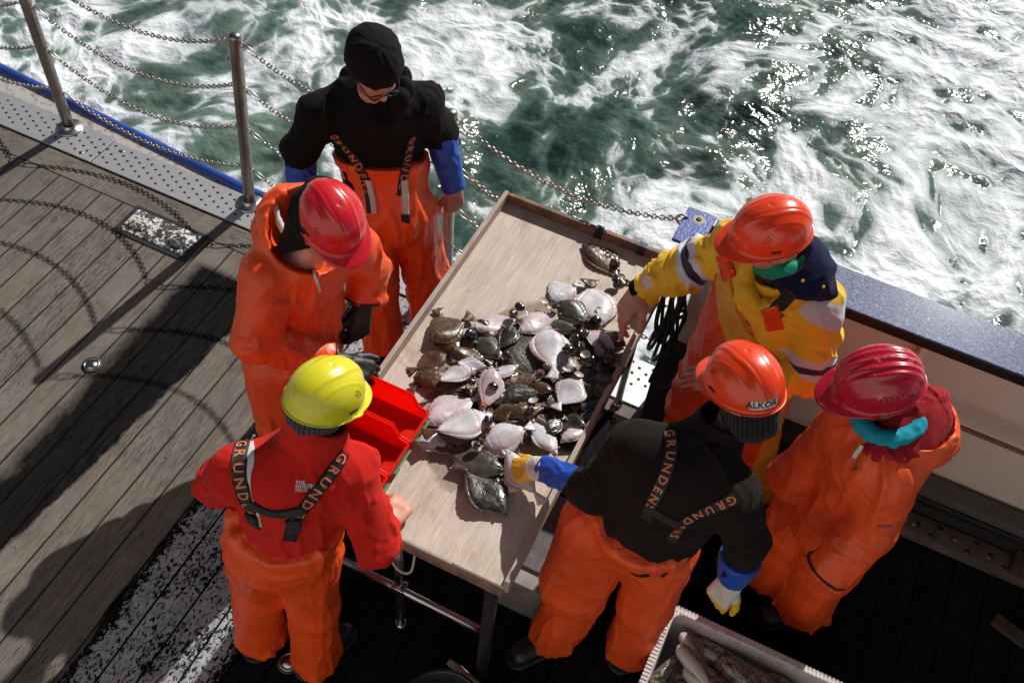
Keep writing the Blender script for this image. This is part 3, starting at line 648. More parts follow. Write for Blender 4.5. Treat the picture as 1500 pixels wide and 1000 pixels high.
# ------------------------------------------------------------------ sorting table
def m_ply(name, dark=1.0, ax=1):
    k = NT(name); co = k.co(); sc = (1, .12, 1) if ax == 1 else (.12, 1, 1); g = k.co(sc)
    n1 = k.noise(g, 34, 6, .65, 1.2); n2 = k.noise(g, 110, 4, .6); n3 = k.noise(co, 3.2, 5, .6, .4)
    c = k.mix(k.step(n1, .25, .75), tuple(a*dark for a in (.40, .315, .25)), tuple(a*dark for a in (.62, .535, .455)))
    c = k.mix(k.math('MULTIPLY', k.step(n2, .55, .72), .30), c, tuple(a*dark for a in (.30, .22, .165)))
    c = k.mix(k.math('MULTIPLY', k.step(n3, .50, .75), .5), c, tuple(a*dark for a in (.70, .62, .55)))
    st = k.step(k.noise(k.co((1, .7, 1), (0, 0, .5)), 4.5, 6, .7, .8), .585, .66); c = k.mix(k.math('MULTIPLY', st, .55), c, (.33, .20, .12))
    sp = k.step(k.noise(co, 75, 3, .6), .72, .76); c = k.mix(k.math('MULTIPLY', sp, .6), c, (.12, .07, .05))
    r = k.ramp(k.noise(co, 6, 4), [(.35, .45), (.65, .75)])
    if name == 'bleached_plywood':
        c = k.mix(k.math('MULTIPLY', k.step(k.noise(k.co((1, .35, 1)), 8, 6, .7, .5), .56, .66), .35), c, (.26, .17, .11)); c = k.mix(k.math('MULTIPLY', k.step(k.math('ABSOLUTE', k.math('SUBTRACT', k.noise(k.co((1, .05, 1), (0, 0, .12)), 40, 2), .5)), .010, 0), .5), c, (.70, .62, .55))
        d = k.vmath_len(k.vmath('MULTIPLY', k.vmath('SUBTRACT', co, (.06, -.10, 0)), (3.5, 2.1, 0))); wet = k.step(k.math('ADD', d, k.math('MULTIPLY', k.noise(co, 7, 5, .65), .5)), 1.28, 1.22)
        c = k.mix(k.math('MULTIPLY', wet, .55), c, (.17, .11, .075)); r = k.mix(wet, r, .22)
    return k.out(c, r, 0, k.bump(k.math('ADD', n1, k.math('MULTIPLY', n2, .5)), .002, .6), Specular_IOR_Level=.35)
M['ply'] = m_ply('bleached_plywood'); M['ply2'] = m_ply('rim_plywood', .72); M['plyx'] = m_plain('brown_rim_wood', (.17, .095, .06), .6, var=.45, vs=14, bs=40); M['plyf'] = m_plain('front_board_wood', (.21, .135, .09), .65, var=.5, vs=16, bs=40)
TX0, TX1, TY0, TY1, TZ = -1.262, -.435, 1.40, 3.075, .875
tb = empty('sorting_table', ((TX0+TX1)/2, (TY0+TY1)/2, 0)); tag(tb, 'long bleached plywood sorting table with raised rims heaped with flatfish', 'table')
def tbox(name, c, h, m_, parent=tb, bev=.002, R=None):
    mb = MB(); mb.box(c, h, R, bev=bev); return loc(mb, tb).build(name, m_, parent)
cx, cy = (TX0+TX1)/2, (TY0+TY1)/2
top_ = tbox('table_top', (cx, cy, TZ-.009), ((TX1-TX0)/2-.002, (TY1-TY0)/2-.002, .009), M['ply'])
tbox('side_rim', (TX0+.010, cy+.001, TZ+.012), (.010, (TY1-TY0)/2, .040), M['ply2'])
tbox('side_rim', (TX1-.010, cy+.001, TZ+.012), (.010, (TY1-TY0)/2, .040), M['ply2'])
tbox('end_rim', (cx, TY1-.010, TZ+.014), ((TX1-TX0)/2-.0215, .010, .037), M['plyx'])
tbox('front_board', (cx, TY0+.008, TZ-.050), ((TX1-TX0)/2-.0215, .009, .030), M['plyf'])
tbox('edge_strip', (cx+.04, TY0-.001, TZ+.001), (.16, .006, .007), M['ply2'])
for x_ in (-.80, -.60):
    mb = MB(); mb.box((x_, TY1-.022, TZ+.016), (.017, .0025, .034)); mb.box((x_, TY1-.010, TZ+.0535), (.017, .0145, .0025)); loc(mb, tb).build('strap_band', M['darksteel'], tb)
mb = MB(); mb.box((-1.06, TY0-.0035, TZ-.045), (.010, .002, .030)); mb.box((-.985, TY0-.0035, TZ-.045), (.014, .002, .034)); loc(mb, tb).build('strap_band', M['darksteel'], tb)
for x_, y_, m_ in ((-.885, 1.44, 'alu'), (-.50, 1.42, 'darksteel'), (-1.18, 2.9, 'alu'), (-.50, 2.9, 'alu')):
    mb = MB()
    if m_ == 'alu': mb.tube([(x_, y_, .0), (x_, y_, TZ-.02)], .017, 14)
    else: mb.box((x_, y_, (TZ-.02)/2), (.02, .02, (TZ-.02)/2), bev=.003)
    if m_ == 'alu': mb.tube([(x_, y_, 0), (x_, y_, .02)], .024, 14)
    loc(mb, tb).build('leg', M[m_], tb, True)
mb = MB(); mb.tube([(-1.30, 1.44, .36), (-.52, 1.43, .36)], .016, 14); mb.box((-.885, 1.44, .36), (.028, .024, .024), bev=.005); loc(mb, tb).build('cross_tube', M['alu'], tb, True)
mb = MB(); mb.box((cx, 1.50, TZ-.045), (.36, .018, .025)); mb.box((cx, 2.9, TZ-.045), (.36, .018, .025)); loc(mb, tb).build('bearer', M['plyf'], tb)
pp = catmull([(-.885, 1.395, .84), (-.878, 1.375, .79), (-.85, 1.355, .745), (-.81, 1.35, .735), (-.785, 1.36, .76), (-.785, 1.385, .835)], 8)
mb = MB(); mb.tube(pp, .0045, 8); loc(mb, tb).build('cord_handle', M['rope'], tb, True)
# ------------------------------------------------------------------ picking bins
def bin_(y, lab):
    r = empty('picking_bin', (-1.125, y, TZ)); tag(r, lab, 'bin', 'red picking bins on the table edge')
    L, W, H, h0 = .135, .074, .125, .05; t = .0035; prof = [(-L, 0), (L-.012, 0), (L, h0), (L-.045, h0+.012), (L-.075, H), (-L, H)]
    mb = MB()
    mb.box((0, 0, .0045), (L-.014, W-.004, .003))
    for s in (-1, 1):
        V = [(x, s*(W-.004+.002*z/H), z) for x, z in prof[:]]; n = len(V); V += [(x, v-s*t*1.2, z) for (x, v, z) in V]
        mb.add(V, [tuple(range(n)), tuple(range(n, 2*n))[::-1]]+[(i, (i+1) % n, n+(i+1) % n, n+i) for i in range(n)])
        rim = [(L-.004, s*(W-.002), h0), (L-.045, s*(W-.002), h0+.014), (L-.072, s*(W-.002), H), (-L, s*(W-.002), H)]
        mb.tube(rim, .0042, 8)
    mb.box((-L+.002, 0, H/2), (.002, W-.006, H/2)); mb.tube([(-L, -W+.002, H), (-L, W-.002, H)], .0042, 8)
    mb.box((L-.008, 0, h0/2+.002), (.0022, W-.008, h0/2), frame((0, 1, 0))@np.array([[1, 0, 0], [0, 1, 0], [0, 0, 1]])); mb.tube([(L-.003, -W+.004, h0), (L-.003, W-.004, h0)], .0042, 8)
    mb.build('tray', M['bin'], r, False)
    m2 = MB(); m2.box((L+.004, 0, h0/2+.012), (.0028, W-.018, .018), frame((0, 1, 0), (.75, 0, 1)), bev=.001); m2.build('label_holder', M['binlabel'], r)
bin_(1.80, 'red plastic picking bin nearest the fish, farthest from the yellow helmet')
bin_(1.645, 'middle of the three red plastic picking bins')
bin_(1.49, "red plastic picking bin half hidden by the red fleece shoulder")
# ------------------------------------------------------------------ fish
def m_fish(name, c0, c1, spot, white=False):
    k = NT(name); co = k.co(); n_ = k.noise(co, 28, 6, .65); e = k.attr('edge')
    c = k.mix(k.step(n_, .35, .68), c0, c1); c = k.mix(k.math('MULTIPLY', k.step(k.noise(co, 70, 3), .58, .66), .15 if white else .6), c, spot)
    if white: c = k.mix(k.math('MULTIPLY', k.step(k.noise(co, 9, 4), .45, .62), k.math('MULTIPLY', e, .7)), c, (.50, .10, .10))
    c = k.mix(k.math('MULTIPLY', k.attr('fin'), .6), c, tuple(a*.8 for a in c1) if white else (.13, .075, .04))
    return k.out(c, k.ramp(k.noise(co, 40, 4), [(.35, .18), (.65, .48)]), 0, k.bump(k.noise(co, 55, 4), .004, .25 if white else .7, k.bump(k.noise(co, 260, 2), .001, .5)), Coat_Weight=.3, Coat_Roughness=.10, Subsurface_Weight=.12 if white else 0, Subsurface_Scale=.02)
FM = {'b': m_fish('brown_fish_skin', (.055, .028, .013), (.125, .066, .033), (.02, .011, .007)), 'o': m_fish('olive_fish_skin', (.05, .047, .033), (.10, .092, .065), (.02, .018, .014)),
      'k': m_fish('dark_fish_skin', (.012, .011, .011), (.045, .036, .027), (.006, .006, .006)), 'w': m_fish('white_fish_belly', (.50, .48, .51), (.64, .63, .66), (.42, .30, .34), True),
      'p': m_fish('pink_white_fish_belly', (.48, .39, .42), (.60, .53, .56), (.42, .20, .24), True)}
M['eye'] = m_plain('fish_eye', (.012, .010, .008), .08)
def attr_(o, name, vals):
    a = o.data.attributes.new(name, 'FLOAT', 'POINT'); a.data.foreach_set('value', np.asarray(vals, np.float32))
def flatfish(h, t, wr, kind, z, lab, curl=0.0, roll=0.0, seed=0):
    """h, t = snout and tail tip in the photograph; they are turned into a place on the table"""
    wr = wr*(.97 if kind in 'wp' else 1.0); z += .008 if kind in 'wp' else 0
    rs = np.random.default_rng(seed+100); zz = TZ+z
    A, B = P(h[0], h[1], zz), P(t[0], t[1], zz); L = np.linalg.norm(B-A); d = (B-A)/L
    root = None; nu, nv = 40, 13; bl = .80; j_ = lambda j: (-1+2*j/nv)**2
    def half(u):
        s = min(max(u/bl, 0), 1); return wr*L*.43*((max(0, math.sin(math.pi*min(1, s**.86)))**1.18)*1.03+.045+.05*s)
    bend = lambda u: curl*L*(u*(1-u)*4)
    ph = rs.uniform(0, 6, 4); dr = rs.uniform(.4, 1)
    def wave(x, y): return (.006 if z > .01 else .002)*dr*math.sin(x/L*5+ph[0])+(.005 if z > .01 else .0015)*math.sin(y/L*9+ph[1]+x/L*4)-(.9*(x/L)**2*.10*min(1, z/.04)*L)
    V = []; E = []
    for sgn in (1, -1):
        for i in range(nu+1):
            u = bl*1.02*i/nu; hw = half(u) if i < nu else wr*L*.06; hw = max(hw, .004); shp = (max(0, math.sin(math.pi*min(1, (u/bl)**.62)))**.8*.85+.22)
            if i == 0: hw *= .5
            for j in range(nv+1):
                v = -1+2*j/nv; th = (.0155 if sgn > 0 else .005)*L/.25*shp*(1-.10*math.exp(-((u-.235-.03*v*v)/.012)**2)); x = (u-.5)*L; y = v*hw*.86+bend(u); lat = 1-.12*math.exp(-(v/.10)**2)
                V.append((x, y, sgn*th*max(0, 1-v*v)**.62*(.75+.35*math.exp(-((u-.22)/.15)**2))*lat+wave(x, y)+.004)); E.append(abs(v)**1.5*(1 if u < .4 else .4))
    F = []; n0 = (nu+1)*(nv+1)
    for i in range(nu):
        for j in range(nv):
            a = i*(nv+1)+j; F.append((a, a+nv+1, a+nv+2, a+1)); F.append((n0+a, n0+a+1, n0+a+nv+2, n0+a+nv+1))
    body = mesh_obj('flatfish', V, F, FM[kind]); attr_(body, 'edge', E); attr_(body, 'fin', [0]*len(V))
    tag(body, lab, 'fish', 'flatfish heaped on the sorting table')
    zx = np.array([0, 0, 1.]); x_ = unit(d*[1, 1, 0]); y_ = np.cross(zx, x_)
    Rm = Matrix(((x_[0], y_[0], 0), (x_[1], y_[1], 0), (0, 0, 1))) @ Matrix.Rotation(roll, 3, 'X')
    body.matrix_world = Matrix.Translation(Vector((A+B)/2)) @ Rm.to_4x4()
    # fin fringe
    V = []; F = []
    for s in (-1, 1):
        b0 = len(V)
        for i in range(27):
            u = .10+.66*i/26; hw = half(u); ext = hw*.24*max(0, math.sin(math.pi*i/26))**.5+.001; x = (u-.5)*L; rip = .0022*math.sin(i*2.1+ph[2])
            for q, zo in ((.80, 0), (.92, .0), (1, rip)): 
                y = s*(hw*.84*min(1, q/.92)+(ext if q == 1 else 0))+bend(u); V.append((x+(.006 if q == 1 else 0), y, wave(x, y)+.0045+zo))
        for i in range(26):
            for j in range(2): a = b0+i*3+j; F.append((a, a+3, a+4, a+1))
    fin = mesh_obj('fin_fringe', V, F, FM[kind], body); attr_(fin, 'edge', [.6]*len(V)); attr_(fin, 'fin', [1 if i % 3 == 2 else .3 for i in range(len(V))])
    sm = fin.modifiers.new('s', 'SOLIDIFY'); sm.thickness = .0016
    V = []; F = []
    for i in range(7):
        u = i/6
        for j in range(9):
            v = -1+2*j/8; w_ = wr*L*(.055+.17*u**1.1); x = (bl-.5-.02)*L+u*(1-bl+.02)*L*(1-.10*v*v*u); y = v*w_+bend(bl+.1*u)
            V.append((x, y, .0055+wave(x, v*w_)+.002*math.sin(j*1.9+ph[3])*u+(1-u)*(1-v*v)*.008))
    for i in range(6):
        for j in range(8): a = i*9+j; F.append((a, a+9, a+10, a+1))
    tl = mesh_obj('tail_fin', V, F, FM['b' if kind in 'wp' and rs.random() < .5 else kind], body); attr_(tl, 'edge', [.3]*len(V)); attr_(tl, 'fin', [(k_//9)/6 for k_ in range(len(V))])
    sm = tl.modifiers.new('s', 'SOLIDIFY'); sm.thickness = .002
    ev = MB(); lz = .024*L/.25
    if kind in 'bok':
        for (a, b) in ((.085, .20), (.12, -.12)):
            ev.lathe([(0, .0045), (.003, .004), (.0052, .001), (.0055, -.004)], ((a-.5)*L, b*wr*L*.4+bend(a), lz*.62+wave((a-.5)*L, 0)), 10)
        ev.build('eyes', M['eye'], body, True)
    else:
        ev.tube([((.115-.5)*L+.25*wr*L*.18*math.cos(q)*-1, .25*wr*L*math.sin(q)*1.1+bend(.1), lz*.55+.006+wave((.1-.5)*L, 0)) for q in np.linspace(-1.2, 1.2, 9)], .0012, 5); ev.build('gill_line', FM['p'], body, True)
    return body
FISH = [  # head, tail, width ratio, kind, z, curl, roll, label
 ((852, 360), (912, 420), .52, 'b', .004, .10, 0, 'lone brown flatfish lying in the shade near the far rim'),
 ((805, 440), (850, 415), .95, 'w', .004, 0, 0, 'small round white fish belly at the top edge of the heap'),
 ((880, 478), (864, 408), .80, 'w', .012, .02, .1, 'big white fish belly standing out at the top of the heap'),
 ((815, 442), (872, 478), .62, 'o', .03, 0, .1, 'mottled olive flatfish lying over the big white belly'),
 ((688, 482), (775, 462), .44, 'p', .006, -.04, .1, 'white flatfish with bloody pink head and snout to the left'),
 ((757, 488), (835, 458), .45, 'p', .016, .03, 0, 'pale pink belly in front of the two dark snails'),
 ((800, 470), (858, 492), .48, 'o', .022, 0, 0, 'greenish grey flatfish tucked beside the pink belly'),
 ((628, 502), (694, 462), .66, 'b', .022, .04, 0, 'brown flatfish at the left with its snout toward the red bins'),
 ((672, 522), (642, 452), .50, 'b', .006, .05, 0, 'brown flatfish under another one, tail fin raised to the far rim'),
 ((658, 520), (598, 545), .55, 'b', .002, 0, 0, 'small thin brown flatfish lying flat alone at the left'),
 ((656, 512), (722, 534), .42, 'b', .02, .05, 0, 'reddish brown flatfish arched behind the small thin one'),
 ((694, 494), (745, 536), .55, 'o', .018, .0, .1, 'dark mottled flatfish with bright wet glints, left of centre'),
 ((752, 472), (722, 520), .48, 'k', .03, .08, .1, 'dark fish head pointing to the far rim in mid heap'),
 ((735, 545), (822, 492), .78, 'o', .012, 0, .05, 'largest olive brown flatfish in the middle of the heap'),
 ((800, 478), (812, 556), .66, 'w', .036, .02, -.1, 'white fish belly with broad shoulders in mid heap, tail pointing at the near end'),
 ((900, 512), (846, 478), .52, 'p', .03, 0, .15, 'pinkish belly right of the snails'),
 ((918, 506), (876, 480), .50, 'b', .012, .04, 0, 'glossy brown flatfish at the right rim'),
 ((605, 552), (700, 584), .50, 'b', .02, .10, 0, 'long brown fish with snout facing the red bins'),
 ((698, 540), (632, 566), .40, 'w', .044, -.06, 0, 'slim white belly lying across the long brown fish'),
 ((712, 538), (660, 530), .50, 'w', .022, 0, 0, 'small white belly behind the slim one'),
 ((760, 534), (706, 556), .40, 'w', .034, .03, .1, 'white belly with pointed snout toward the middle'),
 ((720, 536), (700, 610), .44, 'p', .046, .08, .1, 'pink white belly curled down the middle of the heap'),
 ((730, 566), (800, 548), .42, 'b', .026, 0, 0, 'brown flatfish below the large olive one'),
 ((725, 585), (820, 575), .40, 'k', .03, .02, 0, 'black wet flatfish in the hollow of the heap'),
 ((852, 556), (812, 600), .74, 'w', .046, 0, .1, 'bright white belly at the right beside the shadow'),
 ((622, 622), (712, 578), .58, 'p', .022, .03, 0, 'grey white belly with a dark stripe by the red bin'),
 ((722, 606), (618, 636), .50, 'w', .052, .04, 0, 'long clean white belly on top of the heap beside the bins'),
 ((708, 648), (782, 622), .58, 'w', .044, -.05, .1, 'white fish with snout to the left and dark spot on its cheek'),
 ((816, 668), (776, 604), .42, 'w', .030, .05, .2, 'slim white belly leaning down beside the gloved hand'),
 ((745, 612), (808, 592), .42, 'b', .044, .02, 0, 'orange brown fish above the white ones'),
 ((604, 642), (668, 656), .52, 'w', .010, 0, 0, 'white belly half under the long clean one, lowest left'),
 ((742, 692), (640, 652), .46, 'o', .026, .04, 0, 'long olive fish lying above the dark near fish'),
 ((742, 754), (668, 676), .58, 'k', .020, 0, .1, 'dark shiny flatfish nearest the bare end of the table'),
 ((762, 718), (718, 702), .50, 'p', .008, 0, 0, 'small pink belly under the dark near fish'),
 ((742, 658), (798, 736), .42, 'w', .045, -.05, .2, 'white flatfish gripped by the gloved hand, brown tail fin'),
 ((708, 652), (760, 672), .46, 'p', .016, 0, 0, 'pinkish belly behind the gripped fish'),
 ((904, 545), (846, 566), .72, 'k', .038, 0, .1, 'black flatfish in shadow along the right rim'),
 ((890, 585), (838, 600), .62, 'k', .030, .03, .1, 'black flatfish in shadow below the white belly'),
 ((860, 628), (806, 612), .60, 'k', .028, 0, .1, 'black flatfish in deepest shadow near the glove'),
 ((820, 650), (875, 610), .42, 'p', .016, 0, 0, 'dim pink belly showing in the shadow by the right rim'),
 ((700, 505), (650, 500), .55, 'k', .012, 0, 0, 'small dark fish between the brown ones at the left'),
 ((872, 528), (910, 540), .60, 'b', .014, 0, .1, 'brown glistening fish under the shells by the right rim'),
 ((716, 612), (770, 590), .62, 'b', .016, 0, .1, 'wet brown fish with starfish beside it, centre of the heap'),
 ((640, 585), (700, 600), .55, 'k', .008, 0, 0, 'dark fish under the striped belly'),
 ((760, 640), (700, 690), .62, 'k', .006, 0, 0, 'dark fish hidden beneath the white ones'),
 ((772, 560), (840, 540), .75, 'k', .006, 0, 0, 'dark fish under the white tail in mid heap'),
]
FILL = [((690, 620), (740, 650), 'b', 0.012), ((790, 520), (760, 470), 'b', 0.008), ((870, 520), (830, 470), 'k', 0.008), ((660, 600), (710, 540), 'b', 0.006), ((780, 630), (830, 570), 'b', 0.01), ((730, 480), (700, 530), 'b', 0.006), ((860, 600), (800, 570), 'k', 0.012), ((720, 700), (680, 650), 'b', 0.004), ((640, 540), (600, 575), 'b', 0.0), ((880, 560), (900, 500), 'b', 0.006), ((700, 570), (760, 580), 'w', 0.01), ((810, 620), (770, 650), 'k', 0.01), ((845, 540), (790, 520), 'p', 0.01), ((850, 640), (800, 660), 'k', 0.004)]
words_ = ['first by the bins', 'under the pink belly', 'under the snails by the right rim', 'at the left edge', 'under the leaning white belly', 'below the bloody snout', 'in the dark right part', 'below the olive one', 'next to the red bin corner', 'below the shells on the right', 'beneath the starfish', 'by the gloved hand', 'under the white shoulder', 'lowest by the right rim']
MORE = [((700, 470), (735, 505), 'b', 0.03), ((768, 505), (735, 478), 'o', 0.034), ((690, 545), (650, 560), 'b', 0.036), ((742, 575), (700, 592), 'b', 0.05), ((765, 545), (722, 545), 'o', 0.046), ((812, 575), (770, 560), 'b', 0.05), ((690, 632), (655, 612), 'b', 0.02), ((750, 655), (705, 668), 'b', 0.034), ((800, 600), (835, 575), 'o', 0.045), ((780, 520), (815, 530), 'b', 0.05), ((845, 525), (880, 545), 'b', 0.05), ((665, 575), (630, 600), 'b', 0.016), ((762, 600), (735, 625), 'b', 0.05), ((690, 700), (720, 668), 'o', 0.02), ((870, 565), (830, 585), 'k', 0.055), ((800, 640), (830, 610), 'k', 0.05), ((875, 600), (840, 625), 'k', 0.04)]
where_ = ['behind the bloody snout', 'over the dark head', 'over the tail of the long brown fish', 'above the starfish', 'above the curled pink belly', 'above the orange brown one', 'beside the clean white belly', 'under the oval clam shell', 'left of the shadowed belly', 'beside the large brown-rimmed shell', 'under the broken white shell', 'touching the red bin corner side', 'above the spotted cheek', 'crossing the olive one and the dark near one', 'on top in the right shadow', 'above the glove in the shadow', 'lowest in the right shadow']
for (h, t, kd, z), w_ in zip(MORE, where_): FISH.append((h, t, .50, kd, z-.012, .04, .1, {'b': 'small brown', 'o': 'small olive', 'k': 'small blackish'}[kd]+' flatfish '+w_))
for i, (h, t, kd, z) in enumerate(FILL): FISH.append((h, t, .62, kd, z, .03*(-1)**i, .08, {'b': 'brown', 'k': 'blackish', 'w': 'white', 'p': 'pink'}[kd]+' flatfish mostly covered by others, '+words_[i]))
for i, (h, t, wr, kd, z, cu, ro, lab) in enumerate(FISH): flatfish(h, t, wr, kd, z, lab, cu, ro, i)
# snails and shells
M['snail'] = m_plain('wet_dark_snail', (.02, .019, .018), .10, vs=50, var=.6, bs=70, bd=.002, coat=.6)
M['snailb'] = m_plain('brown_snail', (.10, .055, .03), .15, vs=50, var=.5, bs=70, bd=.002, coat=.5)
M['shell'] = m_plain('pale_shell', (.50, .44, .37), .3, vs=60, var=.35, bs=50, bd=.001, coat=.3)
def snail_mesh(name, R=.017):
    t = np.linspace(0, 1, 60); a = t*2*math.pi*2.9; r = R*(.12+.62*t**1.6); tr = R*(.10+.62*t**1.5)
    pts = np.stack([r*np.cos(a)*.75, r*np.sin(a)*.75, R*(1.0-1.0*t**1.2)], 1)
    tr[-1] *= .8; m_ = MB(); m_.tube(pts, tr, 14); return m_
def shell_mesh(R=.019):
    V = []; F = []; n, k_ = 7, 26
    for i in range(n):
        q = i/(n-1)
        for j in range(k_):
            a = 2*math.pi*j/k_; rr = R*q*(1+.10*math.cos(a)); V.append((rr*math.cos(a), rr*math.sin(a)*.85, -.008*(1-q*q)+.0006*math.cos(a*9)*q))
    for i in range(n-1):
        for j in range(k_): F.append((i*k_+j, i*k_+(j+1) % k_, (i+1)*k_+(j+1) % k_, (i+1)*k_+j))
    V2 = [(x, y, z-.002) for x, y, z in V]; m_ = MB(); m_.add(V, F); m_.add(V2, [f[::-1] for f in F]); return m_
sn0 = snail_mesh('sea_snail').build('sea_snail', M['snail'], None, True); sn1 = sn0.copy(); sn1.data = sn0.data.copy(); sn1.data.materials[0] = M['snailb']
sh0 = shell_mesh().build('open_shell', M['shell'], None, True); used = set()
SN = [(903, 415, 1.15, .012, 'k', 'black sea snail alone in front of the reaching hand'), (902, 386, .95, .012, 'b', 'brown sea snail alone near the far rim'),
 (761, 449, 1.0, .02, 'k', 'round black snail left of the shells at the top of the heap'), (753, 459, .95, .03, 'b', 'brown snail resting on the bloody white flatfish'),
 (690, 491, 1.2, .02, 'k', 'black urchin-like snail between brown and white fish'), (847, 472, 1.1, .055, 'k', 'black snail below the olive flatfish'), (872, 470, 1.15, .03, 'k', 'black snail right of the olive flatfish'),
 (857, 490, .95, .06, 'b', 'purple brown snail with pale threads beside it'), (843, 496, 1.1, .06, 'k', 'dark snail left of the purple brown one'), (832, 513, 1.25, .055, 'k', 'black snail beside the white fish shoulder'),
 (846, 508, 1.1, .05, 'k', 'black snail in the row above the empty ring shell'), (863, 530, 1.25, .045, 'k', 'largest black snail sitting in a white broken shell'), (893, 516, 1.1, .04, 'k', 'black snail above its twin near the right rim'),
 (891, 527, 1.05, .045, 'k', 'black snail below its twin near the right rim'), (800, 538, .8, .04, 'b', 'small brown snail on the dark fish'), (722, 566, .9, .06, 'k', 'small black snail on the pink curled belly'),
 (690, 560, .9, .05, 'k', 'small dark snail beside the slim white belly'), (714, 617, .9, .06, 'k', 'small black snail at the snout of the long white belly'), (698, 652, .7, .05, 'k', 'tiny snail below the long white belly'),
 (880, 505, .9, .045, 'b', 'brown snail at the pinkish belly on the right'), (815, 450, .8, .04, 'k', 'small black snail at the upper heap edge'), (742, 520, .9, .04, 'k', 'dark snail left of the largest olive fish'),
 (904, 532, 1.0, .03, 'b', 'brown snail lowest in the cluster by the right rim'), (775, 600, .8, .05, 'k', 'small black snail in the hollow of the heap')]
for (x, y, s_, z, kd, lab) in SN:
    src = sn0 if kd == 'k' else sn1; o = src if src.name not in used else src.copy()
    used.add(src.name)
    if o.name not in C.objects: C.objects.link(o)
    o.location = Vector(P(x, y, TZ+z+.012)); o.rotation_euler = (random.uniform(-.9, .9), random.uniform(-.9, .9), random.uniform(0, 6)); o.scale = (s_*1.22,)*3; tag(o, lab, 'snail', 'sea snails scattered over the fish')
SHL = [(797, 440, 1.2, .03, 'open pale shell at the upper left edge of the heap'), (806, 447, .9, .035, 'darker open shell just right of the upper pale one'), (879, 455, 1.0, .03, 'flat shell beside the big white belly'),
 (848, 548, 1.1, .06, 'ring-like empty white shell in mid heap'), (790, 548, 1.5, .03, 'large brown-rimmed shell beside the white tail'), (857, 518, 1.2, .04, 'pinkish half shell between snails'), (877, 512, 1.3, .035, 'broken shell standing up near the right'),
 (896, 529, 1.0, .04, 'shell at the right end of the snail cluster'), (838, 527, .9, .055, 'small silvery shell above the ring-like one'), (781, 586, 1.2, .055, 'white shell in the hollow above the orange brown fish'),
 (699, 653, 1.2, .05, 'oval white clam shell on the olive fish'), (718, 603, .8, .03, 'tiny pale shell chip by the starfish'), (664, 686, .8, .003, 'small shell piece on bare wood left of the olive fish'), (830, 540, 1.1, .05, 'reddish brown shell left of the ring-like one'), (870, 536, 1.3, .03, 'white broken shell under the largest snail'), (740, 662, .7, .05, 'silvery shell between the white fish')]
for i, (x, y, s_, z, lab) in enumerate(SHL):
    o = sh0 if i == 0 else sh0.copy()
    if i: C.objects.link(o)
    o.location = Vector(P(x, y, TZ+z+.012)); o.rotation_euler = (random.uniform(-.5, .5), random.uniform(-.5, .5), random.uniform(0, 6)); o.scale = (s_*.95,)*3; tag(o, lab, 'shell', 'empty shells among the fish')
mb = MB(); c = P(709, 592, TZ+.07)
for a in range(5):
    t = 2*math.pi*a/5+.3; mb.tube([c, c+[.011*math.cos(t), .011*math.sin(t), .001], c+[.022*math.cos(t+.15), .022*math.sin(t+.15), -.006]], [.006, .004, .0015], 8)
tag(mb.build('starfish', m_plain('orange_starfish', (.40, .12, .06), .5, bs=120, bd=.002), None, True), 'small orange starfish in the middle of the heap', 'starfish')
# wet slime film spots round the heap
# ------------------------------------------------------------------ fish crate
cr = empty('fish_crate', (.47, 1.68, 0)); tag(cr, 'worn white plastic crate full of grey round fish on the black deck', 'crate')
k = NT('worn_crate_plastic'); m_cr = k.out(k.mix(k.math('MULTIPLY', k.step(k.noise(k.co(), 30, 6, .7), .48, .68), .55), (.56, .50, .50), (.22, .18, .17)), .45, 0, k.bump(k.noise(k.co(), 60, 4), .002, .5))
X_, Y_, H_ = .385, .235, .28
def rr(hx_, hy_, r, n=7):
    out = []
    for cx_, cy_, a0 in ((hx_-r, hy_-r, 0), (-hx_+r, hy_-r, 90), (-hx_+r, -hy_+r, 180), (hx_-r, -hy_+r, 270)):
        for q in range(n): a = R_(a0+90*q/(n-1)); out.append((cx_+r*math.cos(a), cy_+r*math.sin(a)))
    return out
rings = [(X_-.045, Y_-.045, .004), (X_-.028, Y_-.028, H_-.03), (X_-.004, Y_-.004, H_-.03), (X_, Y_, H_-.026), (X_, Y_, H_-.003), (X_-.003, Y_-.003, H_), (X_-.028, Y_-.028, H_), (X_-.031, Y_-.031, H_-.003), (X_-.050, Y_-.050, .02)]
V = []; F = []
for (a, b, z_) in rings: V += [(x_, y_, z_) for x_, y_ in rr(a, b, .04)]
n = 28
for i in range(len(rings)-1):
    for j in range(n): F.append((i*n+j, i*n+(j+1) % n, (i+1)*n+(j+1) % n, (i+1)*n+j))
F.append(tuple((len(rings)-1)*n+j for j in range(n))); F.append(tuple(range(n))[::-1])
mb = MB(); mb.add(V, F); mb.build('shell', m_cr, cr)
mb = MB()
for i in range(46):
    t = -X_+.035+i*(2*X_-.07)/45
    for s in (1, -1): mb.box((t, s*(Y_-.014), H_+.001), (.0035, .013, .0022))
for i in range(26):
    t = -Y_+.035+i*(2*Y_-.07)/25
    for s in (1, -1): mb.box((s*(X_-.014), t, H_+.001), (.013, .0035, .0022))
mb.build('rim_ribs', m_cr, cr)
k = NT('round_fish_skin'); co = k.co(); zc = k.sep(co)[2]
cc = k.mix(k.step(k.noise(k.co((1, 2.2, 2.2)), 42, 5, .75), .44, .58), (.035, .027, .018), (.26, .22, .17)); cc = k.mix(k.step(k.math('ADD', k.attr('edge'), k.math('MULTIPLY', k.noise(co, 12, 3), .3)), .72, .98), cc, (.52, .49, .46))
m_cod = k.out(cc, .25, 0, k.bump(k.noise(co, 90, 4), .002, .5), Coat_Weight=.4, Coat_Roughness=.1)
